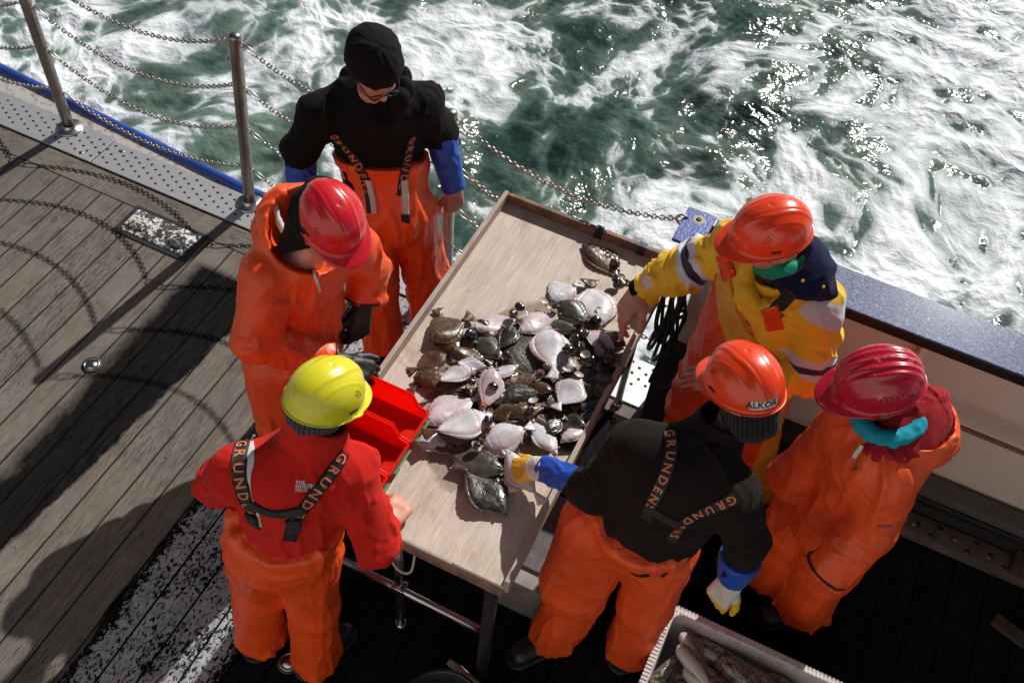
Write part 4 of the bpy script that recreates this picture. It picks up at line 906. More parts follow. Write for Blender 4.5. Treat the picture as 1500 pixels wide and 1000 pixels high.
def roundfish(loc_, ang, L, lab, roll=None):
    roll = random.uniform(-1.3, 1.3) if roll is None else roll
    nu, nv = 26, 14; V = []; E = []
    for i in range(nu+1):
        u = i/nu; r = L*.105*max(0, math.sin(math.pi*min(1, u**.62*.97+.03)))**.75*(1-.15*u)+.006; cy_ = .03*L*math.sin(u*3.5)
        for j in range(nv): a = 2*math.pi*j/nv; V.append(((u-.5)*L*.86, cy_+r*math.cos(a)*1.15, r*.85*math.sin(a))); E.append(.5-.5*math.cos(a))
    F = [(i*nv+j, (i+1)*nv+j, (i+1)*nv+(j+1) % nv, i*nv+(j+1) % nv) for i in range(nu) for j in range(nv)]+[tuple(range(nv)), tuple(nu*nv+j for j in range(nv))[::-1]]
    b = mesh_obj('round_fish', V, F, m_cod); attr_(b, 'edge', E); tag(b, lab, 'fish', 'grey round fish lying in the crate')
    b.location = (loc_[0], loc_[1], loc_[2]+.028); b.rotation_euler = (roll, 0, ang)
    mb = MB(); x0 = .43*L; ye = .03*L*math.sin(3.5); mb.add([(x0-.02*L, ye-.008, 0), (x0-.02*L, ye+.008, 0), (x0+.10*L, ye+.075*L, .002), (x0+.06*L, ye, .001), (x0+.10*L, ye-.075*L, -.002)], [(0, 1, 3), (1, 2, 3), (0, 3, 4)])
    t_ = mb.build('tail_fin', m_cod, b); attr_(t_, 'edge', [.1]*5); sm = t_.modifiers.new('s', 'SOLIDIFY'); sm.thickness = .003
    mb = MB()
    for (u, w_, s) in ((.35, .10, 1), (.55, .12, 1), (.75, .10, 1), (.58, .14, -1)):
        cyu = .03*L*math.sin(u*3.5); yy = -s*L*.070*(1-.5*u); xx_ = (u-.5)*L*.86
        mb.add([(xx_-w_*L*.5, cyu+yy*.8, .0), (xx_+w_*L*.5, cyu+yy*.75, .0), (xx_+w_*L*.45, cyu+yy*1.25, .002), (xx_-w_*L*.35, cyu+yy*1.55, .002)], [(0, 1, 2, 3)])
    t_ = mb.build('fins', m_cod, b); attr_(t_, 'edge', [.1]*16); sm = t_.modifiers.new('s', 'SOLIDIFY'); sm.thickness = .002
    mb = MB(); e_ = .07; mb.tube([((.185-.5)*L*.86+.010*math.cos(q_)*-1, .03*L*math.sin(.6)+L*.062*math.sin(q_), L*.066*abs(math.cos(q_))) for q_ in np.linspace(-1.3, 1.3, 11)], .0016, 5); mb.lathe([(0, .004), (.006, .003), (.008, -.002)], ((e_-.5)*L*.86, .03*L*math.sin(e_*3.5)+.005, L*.048), 10); mb.build('eye', M['eye'], b, True)
for args in [((.44, 1.815, .185), -.22+math.pi, .40, 'brown mottled round fish lying along the far wall of the crate'), ((.26, 1.76, .20), -.75, .28, 'small grey fish in the far left corner of the crate'), ((.50, 1.735, .20), -.38, .42, 'pale headed fish in mid crate pointing to the far corner'),
    ((.40, 1.665, .20), -.28, .42, 'yellow-grey freckled fish nearest the left crate wall'), ((.66, 1.71, .18), -.33, .38, 'grey fish at the right end of the crate'), ((.17, 1.66, .175), 1.30, .30, 'thin grey fish against the left crate wall'),
    ((.36, 1.58, .20), -.15+math.pi, .40, 'brownish fish at the lower edge of the picture in the crate'), ((.60, 1.60, .19), .15, .42, 'grey fish in the near right part of the crate'), ((.55, 1.66, .14), .5, .42, 'fish under the others in the crate'), ((.38, 1.75, .13), .3, .42, 'dim fish deep down in the crate'), ((.66, 1.80, .15), -.3, .34, 'slender fish by the far right wall of the crate'),
    ((.30, 1.70, .215), -.55, .34, 'silver grey fish on top of the pile near the left crate wall'), ((.52, 1.79, .205), -.30+math.pi, .36, 'brown backed fish on top near the far wall of the crate'), ((.47, 1.62, .215), -.42, .38, 'slim grey fish on top in the middle of the crate'),
    ((.70, 1.62, .19), -.2, .36, 'fish at the right crate wall near the picture edge'), ((.22, 1.60, .16), 1.1, .30, 'small fish standing in the near left corner of the crate'), ((.33, 1.82, .17), -.05, .32, 'dark fish along the far crate wall, left part'), ((.60, 1.70, .21), -.62, .34, 'pale bellied fish on top at the right of the crate')]: roundfish(*args)
# ------------------------------------------------------------------ small things under and beside the table
bx = empty('equipment_box', (-.47, 1.92, 0)); tag(bx, 'pale box with a grey board lid beside the right table edge', 'box')
mb = MB(); mb.box((0, 0, .145), (.145, .215, .145), bev=.01); mb.box((0, -.005, .285), (.15, .222, .012), bev=.004); mb.build('body', m_plain('dirty_white_box', (.20, .18, .165), .55, bs=20, vs=14, var=.3), bx)
mb = MB(); mb.box((0, .02, .303), (.125, .17, .006), bev=.002); mb.build('lid_board', m_plain('grey_board', (.085, .072, .07), .7, bs=40, vs=10, var=.5), bx)
bk = empty('bucket', (-.52, 1.095, 0)); tag(bk, 'black rubber bucket with red handle clip at the bottom picture edge', 'bucket')
mb = MB(); mb.lathe([(0, .004), (.125, .004), (.155, .32), (.163, .322), (.165, .332), (.158, .336), (.150, .33), (.122, .02), (0, .015)], (0, 0, 0), 40); mb.build('pail', M['boot'], bk, True)
mb = MB(); mb.tube([(.165*math.cos(a), .165*math.sin(a), .338) for a in np.linspace(R_(62), R_(12), 14)], .0085, 10); mb.build('handle_clip', M['bin'], bk, True)
mb = MB(); mb.box((-.54, 1.33, .13), (.05, .012, .13), frame((.3, 1, .35)), bev=.003); tag(mb.build('scrap_board', M['ply2']), 'small pale board leaning beside the dark table leg', 'board')
# ------------------------------------------------------------------ people
def hand_cones(wr, d, back, side=1, curl=(.5, .5, .5, .5), thumb=(45, .3), s=1.0, fat=1.0, spread=0.0):
    """d = along the fingers, back = out of the back of the hand, side = +1/-1 thumb side"""
    X = unit(d); Z = unit(np.asarray(back, float)-np.dot(back, X)*X); Y = np.cross(Z, X)*side
    g = lambda p: np.asarray(wr, float)+s*(p[0]*X+p[1]*Y+p[2]*Z); out = []
    bases = [(.090, .031), (.094, .0105), (.089, -.0105), (.079, -.030)]; lens = [.070, .078, .073, .057]; rad = [.0093, .0095, .0090, .0080]
    out.append((Cone(g((-.02, 0, 0)), g((.03, .002, 0)), .026*s*fat, .027*s*fat, Z, 1.35), .012))
    for i, ((bx_, by_), L, r) in enumerate(zip(bases, lens, rad)):
        out.append((Cone(g((.015, by_*.6, 0)), g((bx_, by_, 0)), .0165*s*fat, .0125*s*fat), .010))
        p = np.array([bx_, by_, 0.]); a = 0; sp = spread*(1.5-i)
        for sl_, c in zip((.45, .32, .23), (.85, 1.15, .7)):
            a += curl[i]*c; q = p+L*sl_*np.array([math.cos(a)*math.cos(sp), math.cos(a)*math.sin(sp), -math.sin(a)])
            out.append((Cone(g(p), g(q), r*s*fat, r*s*fat*.9), .004)); p = q; r *= .92
    ta, tc = R_(thumb[0]), thumb[1]; p = np.array([.022, .022, -.006]); a = ta
    for L, r0, r1 in ((.043, .0165, .0125), (.032, .0118, .0108), (.026, .0105, .0085)):
        q = p+L*np.array([math.cos(a), math.sin(a)*math.cos(tc), -math.sin(a)*math.sin(tc)]); out.append((Cone(g(p), g(q), r0*s*fat, r1*s*fat), .008)); p = q; a -= .28
    return out
def head_prims(F, c, Hm):
    h = lambda x, y, z: c+Hm@np.array([x, y, z])
    F.add(Ell(h(0, -.012, .035), (.076, .097, .086), Hm)); F.add(Ell(h(0, .028, -.035), (.060, .066, .080), Hm), .03); F.add(Ell(h(0, .060, -.092), (.024, .024, .018), Hm), .025)
    F.add(Cone(h(-.034, .080, .022), h(.034, .080, .022), .013, .013), .015); F.add(Cone(h(0, .090, .018), h(0, .112, -.026), .0075, .0125), .010)
    for s in (-1, 1):
        F.add(Ell(h(s*.040, .062, -.022), (.022, .026, .022), Hm), .02); F.add(Ell(h(s*.010, .104, -.032), (.008, .009, .007), Hm), .006)
        F.sub(Ell(h(s*.031, .100, .004), (.016, .012, .010), Hm), .008); F.add(Ell(h(s*.031, .083, .003), (.012, .012, .011), Hm), .003)
        F.add(Ell(h(s*.077, -.008, -.004), (.009, .020, .031), Hm), .008); F.sub(Ell(h(s*.086, -.004, .0), (.006, .011, .017), Hm), .004)
    F.add(Cone(h(-.018, .088, -.058), h(.018, .088, -.058), .0075, .0075), .006); F.add(Cone(h(-.015, .087, -.069), h(.015, .087, -.069), .0078, .0078), .005)
def J3(d): return {k: (P(*v) if len(v) == 3 and abs(v[0]) > 20 else np.array(v, float)) for k, v in d.items()}
def person(label, J, face, up, fwd, hands, vox=.005, beard=0.0):
    F = Field(vox); f = unit(fwd); Hm = frame(face, up); J['Hm'] = Hm; J['f'] = f; pel = (J['hipR']+J['hipL'])/2; ch = (J['shR']+J['shL'])/2*.85+J['waist']*.15; J['pel'] = pel; J['chest'] = ch
    F.add(Cone(J['hipR'], J['hipL'], .085, .085)); F.add(Cone(pel, J['waist'], .115, .105, f, 1.25), .04); F.add(Cone(J['waist'], ch, .105, .12, f, 1.2), .04)
    F.add(Cone(J['shR'], J['shL'], .050, .050), .03); F.add(Cone(J['neck']-[0, 0, .03], J['head']-Hm[:, 2]*.05-Hm[:, 1]*.02, .056, .052), .025)
    for s in 'RL':
        F.add(Cone(J['sh'+s], J['el'+s], .044, .036), .02); F.add(Cone(J['el'+s], J['wr'+s], .036, .025), .012)
        F.add(Cone(J['hip'+s], J['kn'+s], .072, .05), .03); F.add(Cone(J['kn'+s], J['an'+s], .05, .036), .02)
        F.add(Cone(J['an'+s], J['an'+s]+unit(J.get('toe'+s, f))*.12-[0, 0, .03], .036, .03), .02)
    head_prims(F, J['head'], Hm)
    for hc in hands:
        for c, k_ in hc: F.add(c, k_)
    hc_, hm_ = J['head'], Hm
    def bfn(V):
        q = (V-hc_)@hm_; r = np.linalg.norm(q/np.array([.08, .1, .13]), axis=1)
        return np.where((r < 1.2) & (q[:, 2] < -.03) & (q[:, 1] > .0), beard, 0)*np.clip((-.02-q[:, 2])/.02, 0, 1)
    o = cloth('person', F, M['skin'], None, None, 0, 1, hit=False, attrs={'beard': bfn})
    return tag(o, label, 'person')
def boots(J, root, toes, r=.05, name='boot', mat='boot', k_=1.0):
    for s, t in zip('RL', toes):
        F = Field(.008); a = J['an'+s]; t = unit(t); a0 = np.array([a[0], a[1], .07])
        F.add(Cone(a0+[0, 0, .20], a0, .062, .055)); F.add(Cone(a0-t*.045-[0, 0, .018], a0+t*.15*k_-[0, 0, .022], .048*k_, .046*k_), .03); F.cut((0, 0, .012), (0, 0, -1))
        b = cloth(name, F, M[mat], root, None, 0, 2, hit=False)
        F = Field(.007); F.add(Cone(a0-t*.045+[0, 0, -.038], a0+t*.15*k_+[0, 0, -.038], .054*k_, .053*k_, (0, 0, 1), 1.0)); F.cut((0, 0, .026), (0, 0, 1)); F.cut((0, 0, .004), (0, 0, -1)); cloth('sole', F, M['darksteel'], b, None, 0, 0, hit=False)
HD = {'a': .132, 'b': .110, 'h': .122}
def helmet(c, Hm, mat, parent, style='ridge', up=.030, tilt=0.0, label=None, s=1.0, peak=.052):
    """hard hat in the frame of the head (x right, y forward, z up)"""
    a, b, h = HD['a'], HD['b'], HD['h']; ct, st = math.cos(tilt), math.sin(tilt); Rt = np.array([[1, 0, 0], [0, ct, -st], [0, st, ct]]); Rm = Hm@Rt; o_ = c+Hm@np.array([0, -.002, up])
    def surf(ph, th, inset=0.0):
        sn = math.sin(th)**.86; x = (b-inset)*sn*math.cos(ph); y = (a-inset)*sn*math.sin(ph); z = (h-inset)*math.cos(th)**.92 if th < math.pi/2 else 0
        if inset == 0:
            if style == 'ridge':
                wd = .046*(1-.35*abs(y)/a); e = (wd-abs(x))/.006; k_ = 1/(1+math.exp(-max(-30, min(30, e*3)))); f_ = max(0, min(1, z/.03-.2)); d = .0042*k_*f_
                g = math.exp(-((abs(x)-wd*.62)/.0035)**2)*-.0016*f_; d += g
                # the oval side panel line
                q = math.hypot((y+.01)/.085, (z-.045)/.055); d += .0016*math.exp(-((q-1)/.045)**2)
            else:
                f_ = max(0, min(1, z/.035-.3)); d = 0
                for r_ in (-.054, -.030, 0, .030, .054): d += .0055*math.exp(-((x-r_*(1-.25*abs(y)/a))/.0075)**2)*f_
                q = math.hypot((y)/.085, (z-.03)/.035); d += .002*math.exp(-((q-1)/.06)**2)
            n = unit((x/b**2, y/a**2, z/h**2+1e-6)); x, y, z = x+n[0]*d, y+n[1]*d, z+n[2]*d
        return np.array([x, y, z])
    nt_, nph = 42, 128; V = []; F = []
    rings = [[surf(2*math.pi*j/nph, math.pi/2*(i/nt_)) for j in range(nph)] for i in range(1, nt_+1)]
    def lip(ph, w_, dz):
        sn, cs = math.sin(ph), math.cos(ph); pk = max(0, (sn-.15)/.85)**.8*(peak) if sn > .15 else 0; pk *= (1-.35*abs(cs)**3)
        p = surf(ph, math.pi/2); n = unit((cs/b, sn/a, 0)); t = (.007+pk)*w_
        return p+np.array([n[0]*t*(.55 if pk > .01 else 1), n[1]*t, dz-.013*w_*pk/.05*1.0])
    rings.append([surf(2*math.pi*j/nph, math.pi/2)+[0, 0, -.006] for j in range(nph)])
    for w_, dz in ((.35, -.009), (.7, -.011), (1, -.011), (1.03, -.0125), (1, -.0145), (.5, -.013), (0, -.012)): rings.append([lip(2*math.pi*j/nph, w_, dz) for j in range(nph)])
    for i in (nt_, 34, 24, 14, 5, 1): rings.append([surf(2*math.pi*j/nph, math.pi/2*(i/nt_), .0045) for j in range(nph)])
    for rg in rings: V += rg
    for i in range(len(rings)-1):
        for j in range(nph): F.append((i*nph+j, (i+1)*nph+j, (i+1)*nph+(j+1) % nph, i*nph+(j+1) % nph))
    V.append(np.array([0, 0, h])); F += [(j, (j+1) % nph, len(V)-1) for j in range(nph)]
    V = np.array(V)*s; W = V@Rm.T+o_; hm = mesh_obj('helmet', W, F, mat, parent, True)
    if label: hm['label'] = label
    def spot(ph, th, dy=0, dz=0):
        p = surf(ph, th); n = unit((p[0]/b**2, p[1]/a**2, p[2]/h**2)); return (p+n*.0016)*s, n
    for sd in (0, 1):
        if style == 'ridge':
            for (u, v) in ((-.007, .0), (.007, .0), (0, .008), (0, -.008), (.012, .010)):
                p, n = spot(math.pi*sd+(.30 if sd == 0 else -.30)+u/.11*(1 if sd == 0 else -1), 1.03+v/.11); mb = MB(); mb.lathe([(.0027, 0), (0, .0003)], (Rm@p)+o_, 10, Rm@frame_z(n)); mb.build('vent_hole', M['ktext'], hm)
            p, n = spot(math.pi*sd+(.10 if sd == 0 else -.10), 1.46); mb = MB(); mb.box((Rm@(p+n*.001))+o_, (.0012, .016, .0035), Rm@np.array([n, unit(np.cross((0, 0, 1), n)), unit(np.cross(n, np.cross((0, 0, 1), n)))]).T); mb.build('slot', M['ktext'], hm)
        else:
            for u in range(-2, 3): p, n = spot(math.pi*sd+u*.135+(.15 if sd else -.15), 1.16); mb = MB(); mb.lathe([(.0034, .0012), (0, .0015)], (Rm@p)+o_, 10, Rm@frame_z(n)); mb.build('vent_hole', M['ktext'], hm)
    J_ = (o_, Rm, surf, spot); return hm, J_
def frame_z(n):
    n = unit(n); a = unit(np.cross(n, (0, 0, 1) if abs(n[2]) < .9 else (1, 0, 0))); return np.array([a, np.cross(n, a), n]).T
def beanie(J, root, mat, low=-.02, top=True, grow=.010, name='beanie', slouch=None, bones=None, extra=0):
    F = Field(.006); c, Hm = J['head'], J['Hm']; h = lambda x, y, z: c+Hm@np.array([x, y, z])
    F.add(Ell(h(0, -.014, .035), (.080+grow, .101+grow, .090+grow), Hm)); F.add(Ell(h(0, -.030, -.010), (.076+grow, .080+grow, .060+grow), Hm), .02)
    if extra: F.add(Ell(h(0, -.030, -.060), (.090, .098, .080), Hm), .03)
    if slouch: F.add(Ell(h(*slouch), (.080, .075, .060), Hm), .05)
    n = Hm@unit((0, .28, -1)); F.cut(h(0, 0, low), n)
    ang = lambda V: np.arctan2(((V-c)@Hm)[:, 0], ((V-c)@Hm)[:, 1])
    return cloth(name, F, M[mat], root, [(h(0, 0, -.06), h(0, 0, .1), .12, 14, 2.5, .0035)], 5, 2, attrs={'ang': ang})
def limb_bones(J, s, amp=.008, rings=20): return [(J['sh'+s], J['el'+s], .07, rings, 1.3, amp), (J['el'+s], J['wr'+s], .06, rings*1.25, 1.3, amp)]
def leg_bones(J, s, amp=.011): return [(J['hip'+s], J['kn'+s], .11, 4.5, 1.9, amp), (J['kn'+s], J['an'+s], .10, 5.5, 1.9, amp*1.1)]
def trousers(J, root, top, r=(.125, .105, .095, .095), hem=.09, mat='oil', seed=0, wr=(.155, .15), amp=.012, name='bib_trousers', topcut=(0, 0, 1), attrs=None, extra=None, flat=1.15, dip=None):
    F = Field(.0075); f = J['f']
    F.add(Cone(J['pel'], J['waist'], wr[0], wr[1], f, flat))
    for s in 'RL':
        an = J['an'+s]+unit(J['an'+s]-J['kn'+s])*(-hem+.0)*1
        F.add(Cone(J['hip'+s], J['kn'+s], r[0], r[1]), .035); F.add(Cone(J['kn'+s], np.array([J['an'+s][0], J['an'+s][1], .10]), r[2], r[3]), .04)
    if extra: extra(F)
    if dip is not None: F.sub(Ell(dip, (.07, .09, .075)), .02)
    F.cut(top, topcut); F.cut((0, 0, hem*.45), (0, 0, -1))
    return cloth(name, F, M[mat], root, [(J['pel'], J['waist'], .16, 6, 2.4, amp)]+leg_bones(J, 'R', amp)+leg_bones(J, 'L', amp), seed, 3, attrs=attrs)
def sleeve_ring(a, b, t, r, th, mat, root, name='cuff'):
    p = a+(b-a)*t; d = unit(b-a); F = Field(.005); F.add(Cone(p-d*th, p+d*th, r, r)); F.cut(p+d*th, d); F.cut(p-d*th, -d); return cloth(name, F, mat, root, None, 0, 1, hit=False)
# ---------- the man in the black hoodie
J = J3(dict(head=(548, 100, 1.71), neck=(546, 152, 1.47), shR=(466, 162, 1.43), elR=(440, 220, 1.23), wrR=(442, 305, .98), shL=(618, 146, 1.43), elL=(644, 196, 1.22), wrL=(665, 278, .985), waist=(560, 232, 1.15), hipR=(545, 315, .93), hipL=(603, 305, .93), knR=(550, 415, .5), knL=(625, 398, .5), anR=(560, 503, .08), anL=(628, 478, .08)))
root = person("man in black hoodie, knitted cap and glasses looking down beside the chains", J, (.74, -.60, -.46), (0, 0, 1), (.40, -.9, 0),
    [hand_cones(J['wrL']+[0, 0, -.005], (.06, -.05, -1), (.75, -.55, 0), -1, (.55, .7, .8, .9), (40, .5), 1.12, 1.12), hand_cones(J['wrR'], (0, -.1, -1), (-1, -.3, 0), 1, (.5, .5, .6, .6))], .0045, beard=.8)
F = Field(.007); f = J['f']; F.add(Cone(J['waist']-[0, 0, .10], J['chest'], .182, .190, f, 1.42)); F.add(Cone(J['shR']-[0, 0, .02], J['shL']-[0, 0, .02], .080, .080), .08)
F.add(Cone(J['chest'], J['neck'], .13, .085), .07)
for s, e in (('R', .06), ('L', .04)):
    el = J['el'+s]+(J['wr'+s]-J['el'+s])*e; F.add(Cone(J['sh'+s]-[0, 0, .02], J['el'+s], .080, .075), .05); F.add(Cone(J['el'+s], el, .075, .068), .02)
# hood bunched behind the neck, and the collar
nk = J['neck']; F.add(Cone(nk+[-.06, -.055, .0], nk+[.055, -.075, -.015], .030, .030), .03)
for a_ in np.linspace(-2.9, 2.9, 15):
    fx, fy = f[0], f[1]; p0 = nk+np.array([-.100*(math.cos(a_)*fx-math.sin(a_)*fy), -.100*(math.cos(a_)*fy+math.sin(a_)*fx), .010+.045*math.cos(a_)]); F.add(Ell(p0, (.030, .030, .034)), .02)
for a_ in np.linspace(-2.0, 1.4, 9):
    p0 = nk+np.array([-.125*(math.cos(a_)*fx-math.sin(a_)*fy), -.125*(math.cos(a_)*fy+math.sin(a_)*fx), .060+.045*math.cos(a_+.5)]); F.add(Ell(p0, (.034, .034, .05)), .014)
hood = cloth('hoodie', F, M['black_fleece'], root, [(J['waist'], J['chest'], .16, 6, 2.2, .010)]+limb_bones(J, 'R', .008)+limb_bones(J, 'L', .008), 3, 3)
for s, e in (('R', .0), ('L', .0)):
    F = Field(.006); a = J['el'+s]+(J['wr'+s]-J['el'+s])*e; F.add(Cone(a, J['wr'+s], .070, .052)); b_e = J['wr'+s]; F.cut(b_e-unit(b_e-a)*-.0, unit(b_e-a)); cloth('oversleeve', F, M['blue'], root, limb_bones(J, s, .004, 14)[1:], 8, 2)
def ex(F):
    ax = unit(J['chest']-J['waist']); F.add(Cone(J['waist']-ax*.02, J['waist']+ax*.08+f*.02, .190, .200, f, 1.40), .04)
tr = trousers(J, root, J['waist']+[0, 0, .035], (.114, .098, .090, .090), .10, 'oil', 11, (.165, .168), .009, extra=ex, topcut=(-.1, .25, 1))
boots(J, root, [(.5, -1, 0), (.7, -.8, 0)])
bn = beanie(J, root, 'knit', .016, slouch=(0, -.045, .070), grow=.024); bn.data.materials[0] = M['black_fleece']
gl = MB(); h = lambda x, y, z: J['head']+J['Hm']@np.array([x, y, z])
for s in (-1, 1):
    gl.tube([h(s*.033+.024*math.cos(a)*(1), .116-.004*abs(math.cos(a)), .002+.016*math.sin(a)) for a in np.linspace(0, 2*math.pi, 17)[:-1]], .0028, 6, closed=True); gl.tube([h(s*.058, .112, .006), h(s*.082, .03, .006), h(s*.082, -.01, .002)], .0026, 6)
gl.tube([h(-.010, .117, .004), h(.010, .117, .004)], .0022, 6); gl.build('glasses', M['ktext'], root, True)
T = HIT[-6:]
allh = list(HIT)
strap([(487, 196), (505, 215), (522, 236), (533, 258), (541, 285), (545, 312)], .040, allh, M['web'], root, 'GRUNDENS', M['pink'], .046, .0, 1)
strap([(603, 200), (598, 222), (594, 245), (590, 266), (588, 286)], .040, allh, M['web'], root, 'GRUNDENS', M['pink'], .046, .0, 1)
strap([(591, 262), (592, 280), (593, 298), (594, 318)], .030, allh, M['white'], root, None, name='strap_end', off=.012); strap([(594, 313), (594, 317), (595, 321), (594, 325)], .036, allh, M['web'], root, None, name='strap_tab', off=.016)
strap([(540, 262), (544, 278), (548, 296), (549, 312)], .024, allh, M['white'], root, None, name='strap_end', off=.012)
mb = MB(); mb.tube([h(.0, .06, -.14)-[0, 0, .0], h(.0, .05, -.20)], .004, 6); mb.build('drawcord', M['web'], root, True)
mb = MB(); mb.tube([J['wrL']+[0.0, 0, -.098]+.0115*np.array([math.cos(a), math.sin(a), 0]) for a in np.linspace(0, 6.283, 13)[:-1]], .002, 6, closed=True); mb.build('ring', M['alu'], root, True)
# ---------- orange oilskin jacket, red helmet, left
HIT.clear()
J = J3(dict(head=(482, 322, 1.66), neck=(450, 362, 1.50), shR=(392, 402, 1.41), elR=(374, 498, 1.20), wrR=(492, 530, 1.04), shL=(508, 356, 1.41), elL=(540, 392, 1.21), wrL=(531, 448, 1.08), waist=(425, 480, 1.05), hipR=(402, 535, .9), hipL=(458, 520, .9), knR=(415, 612, .5), knL=(470, 600, .5), anR=(428, 680, .08), anL=(480, 670, .08)))
root = person('person in orange oilskin jacket and red helmet holding black gloved hands together', J, (.80, -.38, -.62), (0, 0, 1), (.80, -.5, 0), [])
F = Field(.0065); f = J['f']; nk = J['neck']; F.add(Cone(J['pel']-[0, 0, .10], J['chest'], .168, .145, f, 1.25)); F.add(Cone(J['shR'], J['shL'], .088, .085), .05); F.add(Cone(J['chest'], nk, .13, .10), .05)
for s, ra, rb, rc, e in (('R', .098, .084, .064, .92), ('L', .092, .082, .076, .80)):
    el = J['el'+s]; w_ = el+(J['wr'+s]-el)*e; F.add(Cone(J['sh'+s], el, ra, rb), .025); F.add(Cone(el, w_, rb*.98, rc), .012)
    F.sub(Cone(w_+unit(w_-el)*.03, w_+unit(w_-el)*.09, rc*1.0, rc*1.6), .005)
# hood folded back: a cup open towards the head
hc = J['head']+np.array([-.150, .045, -.165]); ho_ = frame((.8, -.3, .25))
F.add(Ell(hc, (.170, .155, .160), ho_), .03); F.sub(Ell(hc+np.array([.070, -.03, .070]), (.155, .150, .150), ho_), .012); F.sub(Ell(J['head']+[0, 0, .01], (.125, .14, .14), J['Hm']), .012); F.sub(Cone(J['head'], J['head']+[0, 0, .2], .13, .16), .01)
ext = [(nk, hc, .16, 9, 1.6, .008)]
jk = cloth('oilskin_jacket', F, M['oil'], root, [(J['pel'], J['chest'], .18, 7, 2.4, .012)]+limb_bones(J, 'R', .012, 14)+limb_bones(J, 'L', .010, 16)+ext, 21, 3)
trousers(J, root, J['waist']-[0, 0, .02], (.12, .105, .10, .098), .10, 'oil', 23)
boots(J, root, [(1, -.4, 0), (1, -.2, 0)])
F = Field(.006); F.add(Ell(J['head']-J['Hm'][:, 1]*.02+J['Hm'][:, 2]*.01, (.098, .115, .115), J['Hm'])); F.add(Cone(J['head']-J['Hm'][:, 1]*.03, nk+[.01, 0, .0], .098, .105), .04); F.cut(J['head']+J['Hm'][:, 1]*.065, J['Hm'][:, 1]+J['Hm'][:, 2]*-.3)
cloth('balaclava', F, M['black_fleece'], root, [(nk, J['head'], .1, 18, 1.2, .005)], 4, 2, hit=False)
hl, HJ = helmet(J['head'], J['Hm'], M['h_red'], root, tilt=.12, s=.96)
mb = MB(); mb.tube(catmull([P(404, 300, 1.60), P(408, 322, 1.57), P(420, 345, 1.54), P(436, 364, 1.51), P(452, 378, 1.48)], 6), [.009]*6+[.012]*12+[.009]*7, 8); mb.build('liner', M['white'], root, True)
for s, w_, d_, bk_, sd, cu in (('R', J['wrR'], (1, .25, -.25), (.1, -.2, 1), 1, (.9, 1.0, 1.1, 1.2)), ('L', J['wrL'], (.1, -.55, -.9), (.9, -.3, .3), -1, (.8, .9, 1.0, 1.0))):
    F = Field(.0045)
    for c, k_ in hand_cones(w_+unit(d_)*.015, d_, bk_, sd, cu, (48, .5), 1.18, 1.25): F.add(c, k_)
    F.add(Cone(J['el'+s]+(w_-J['el'+s])*.7, w_, .044, .036), .02); cloth('glove', F, M['glove_k'], root, [(J['el'+s], w_, .05, 40, 1, .003)], 3, 1, hit=False)
    el = J['el'+s]; t_ = .91 if s == 'R' else .79; mb = MB(); dd = unit(w_-el); fr = frame_z(dd); rc = .066 if s == 'R' else .078
    mb.tube([el+(w_-el)*t_+fr@np.array([rc*math.cos(a), rc*math.sin(a), 0])*1.0 for a in np.linspace(0, 2*math.pi, 33)[:-1]], .0042, 6, closed=True); mb.build('cuff_edge', M['blackoil'], root, True)
allh = list(HIT)
strap([(457, 386), (461, 399), (464, 412), (468, 426)], .010, allh, M['white'], root, None, name='drawstring', off=.006)
strap([(380, 292), (372, 322), (382, 352), (410, 372), (445, 385), (480, 388)], .006, allh, M['oil3'], root, None, name='hood_seam', off=.001)
# ---------- red fleece, yellow helmet, back to the camera
HIT.clear()
J = J3(dict(head=(474, 590, 1.62), neck=(455, 652, 1.47), shR=(512, 690, 1.385), elR=(553, 800, 1.12), wrR=(570, 762, .955), shL=(350, 690, 1.385), elL=(318, 712, 1.17), wrL=(385, 672, 1.03), waist=(420, 775, 1.06), hipR=(458, 812, .9), hipL=(372, 800, .9), knR=(460, 885, .5), knL=(382, 862, .5), anR=(462, 962, .06), anL=(382, 932, .06)))
print('P3', [np.round(J[k_], 2) for k_ in ('shR', 'elR', 'wrR', 'shL', 'elL', 'wrL')])
root = person('man with yellow helmet and red fleece, seen from behind, fist on the table corner', J, (.28, .93, -.34), (0, 0, 1), (-.25, .95, 0), [hand_cones(J['wrR'], P(588, 738, .92)-J['wrR'], (.3, .2, 1), 1, (1.35, 1.4, 1.4, 1.4), (35, .9), 1.15, 1.12), hand_cones(J['wrL'], (.3, 1, -.2), (0, 0, 1), 1)], .0045)
F = Field(.0065); f = J['f']; nk = J['neck']; F.add(Cone(J['waist']-[0, 0, .10], J['chest'], .165, .168, f, 1.18)); F.add(Cone(J['shR'], J['shL'], .082, .082), .06); F.add(Cone(J['chest'], nk, .12, .092), .05)
F.add(Cone(nk-[0, 0, .02], nk+np.array([.01, .03, .095]), .100, .092), .015); F.sub(Cone(nk+np.array([.01, .04, .065]), nk+np.array([.04, .06, .20]), .076, .090), .006)
for s in 'RL':
    F.add(Cone(J['sh'+s], J['el'+s], .084, .068), .04); w_ = J['el'+s]+(J['wr'+s]-J['el'+s])*.74; F.add(Cone(J['el'+s], w_, .066, .052), .025)
bn_ = [(J['waist'], J['chest'], .17, 6, 2.0, .009)]+limb_bones(J, 'R', .010, 18)+limb_bones(J, 'L', .009, 16)+[(nk-[0, 0, .03], nk+[0, 0, .07], .09, 20, .9, .006)]
cloth('fleece_jacket', F, M['red_fleece'], root, bn_, 31, 3)
def ex(F): ax = unit(J['chest']-J['waist']); F.add(Cone(J['waist']-ax*.03, J['waist']+ax*.13, .180, .190, f, 1.10), .03)
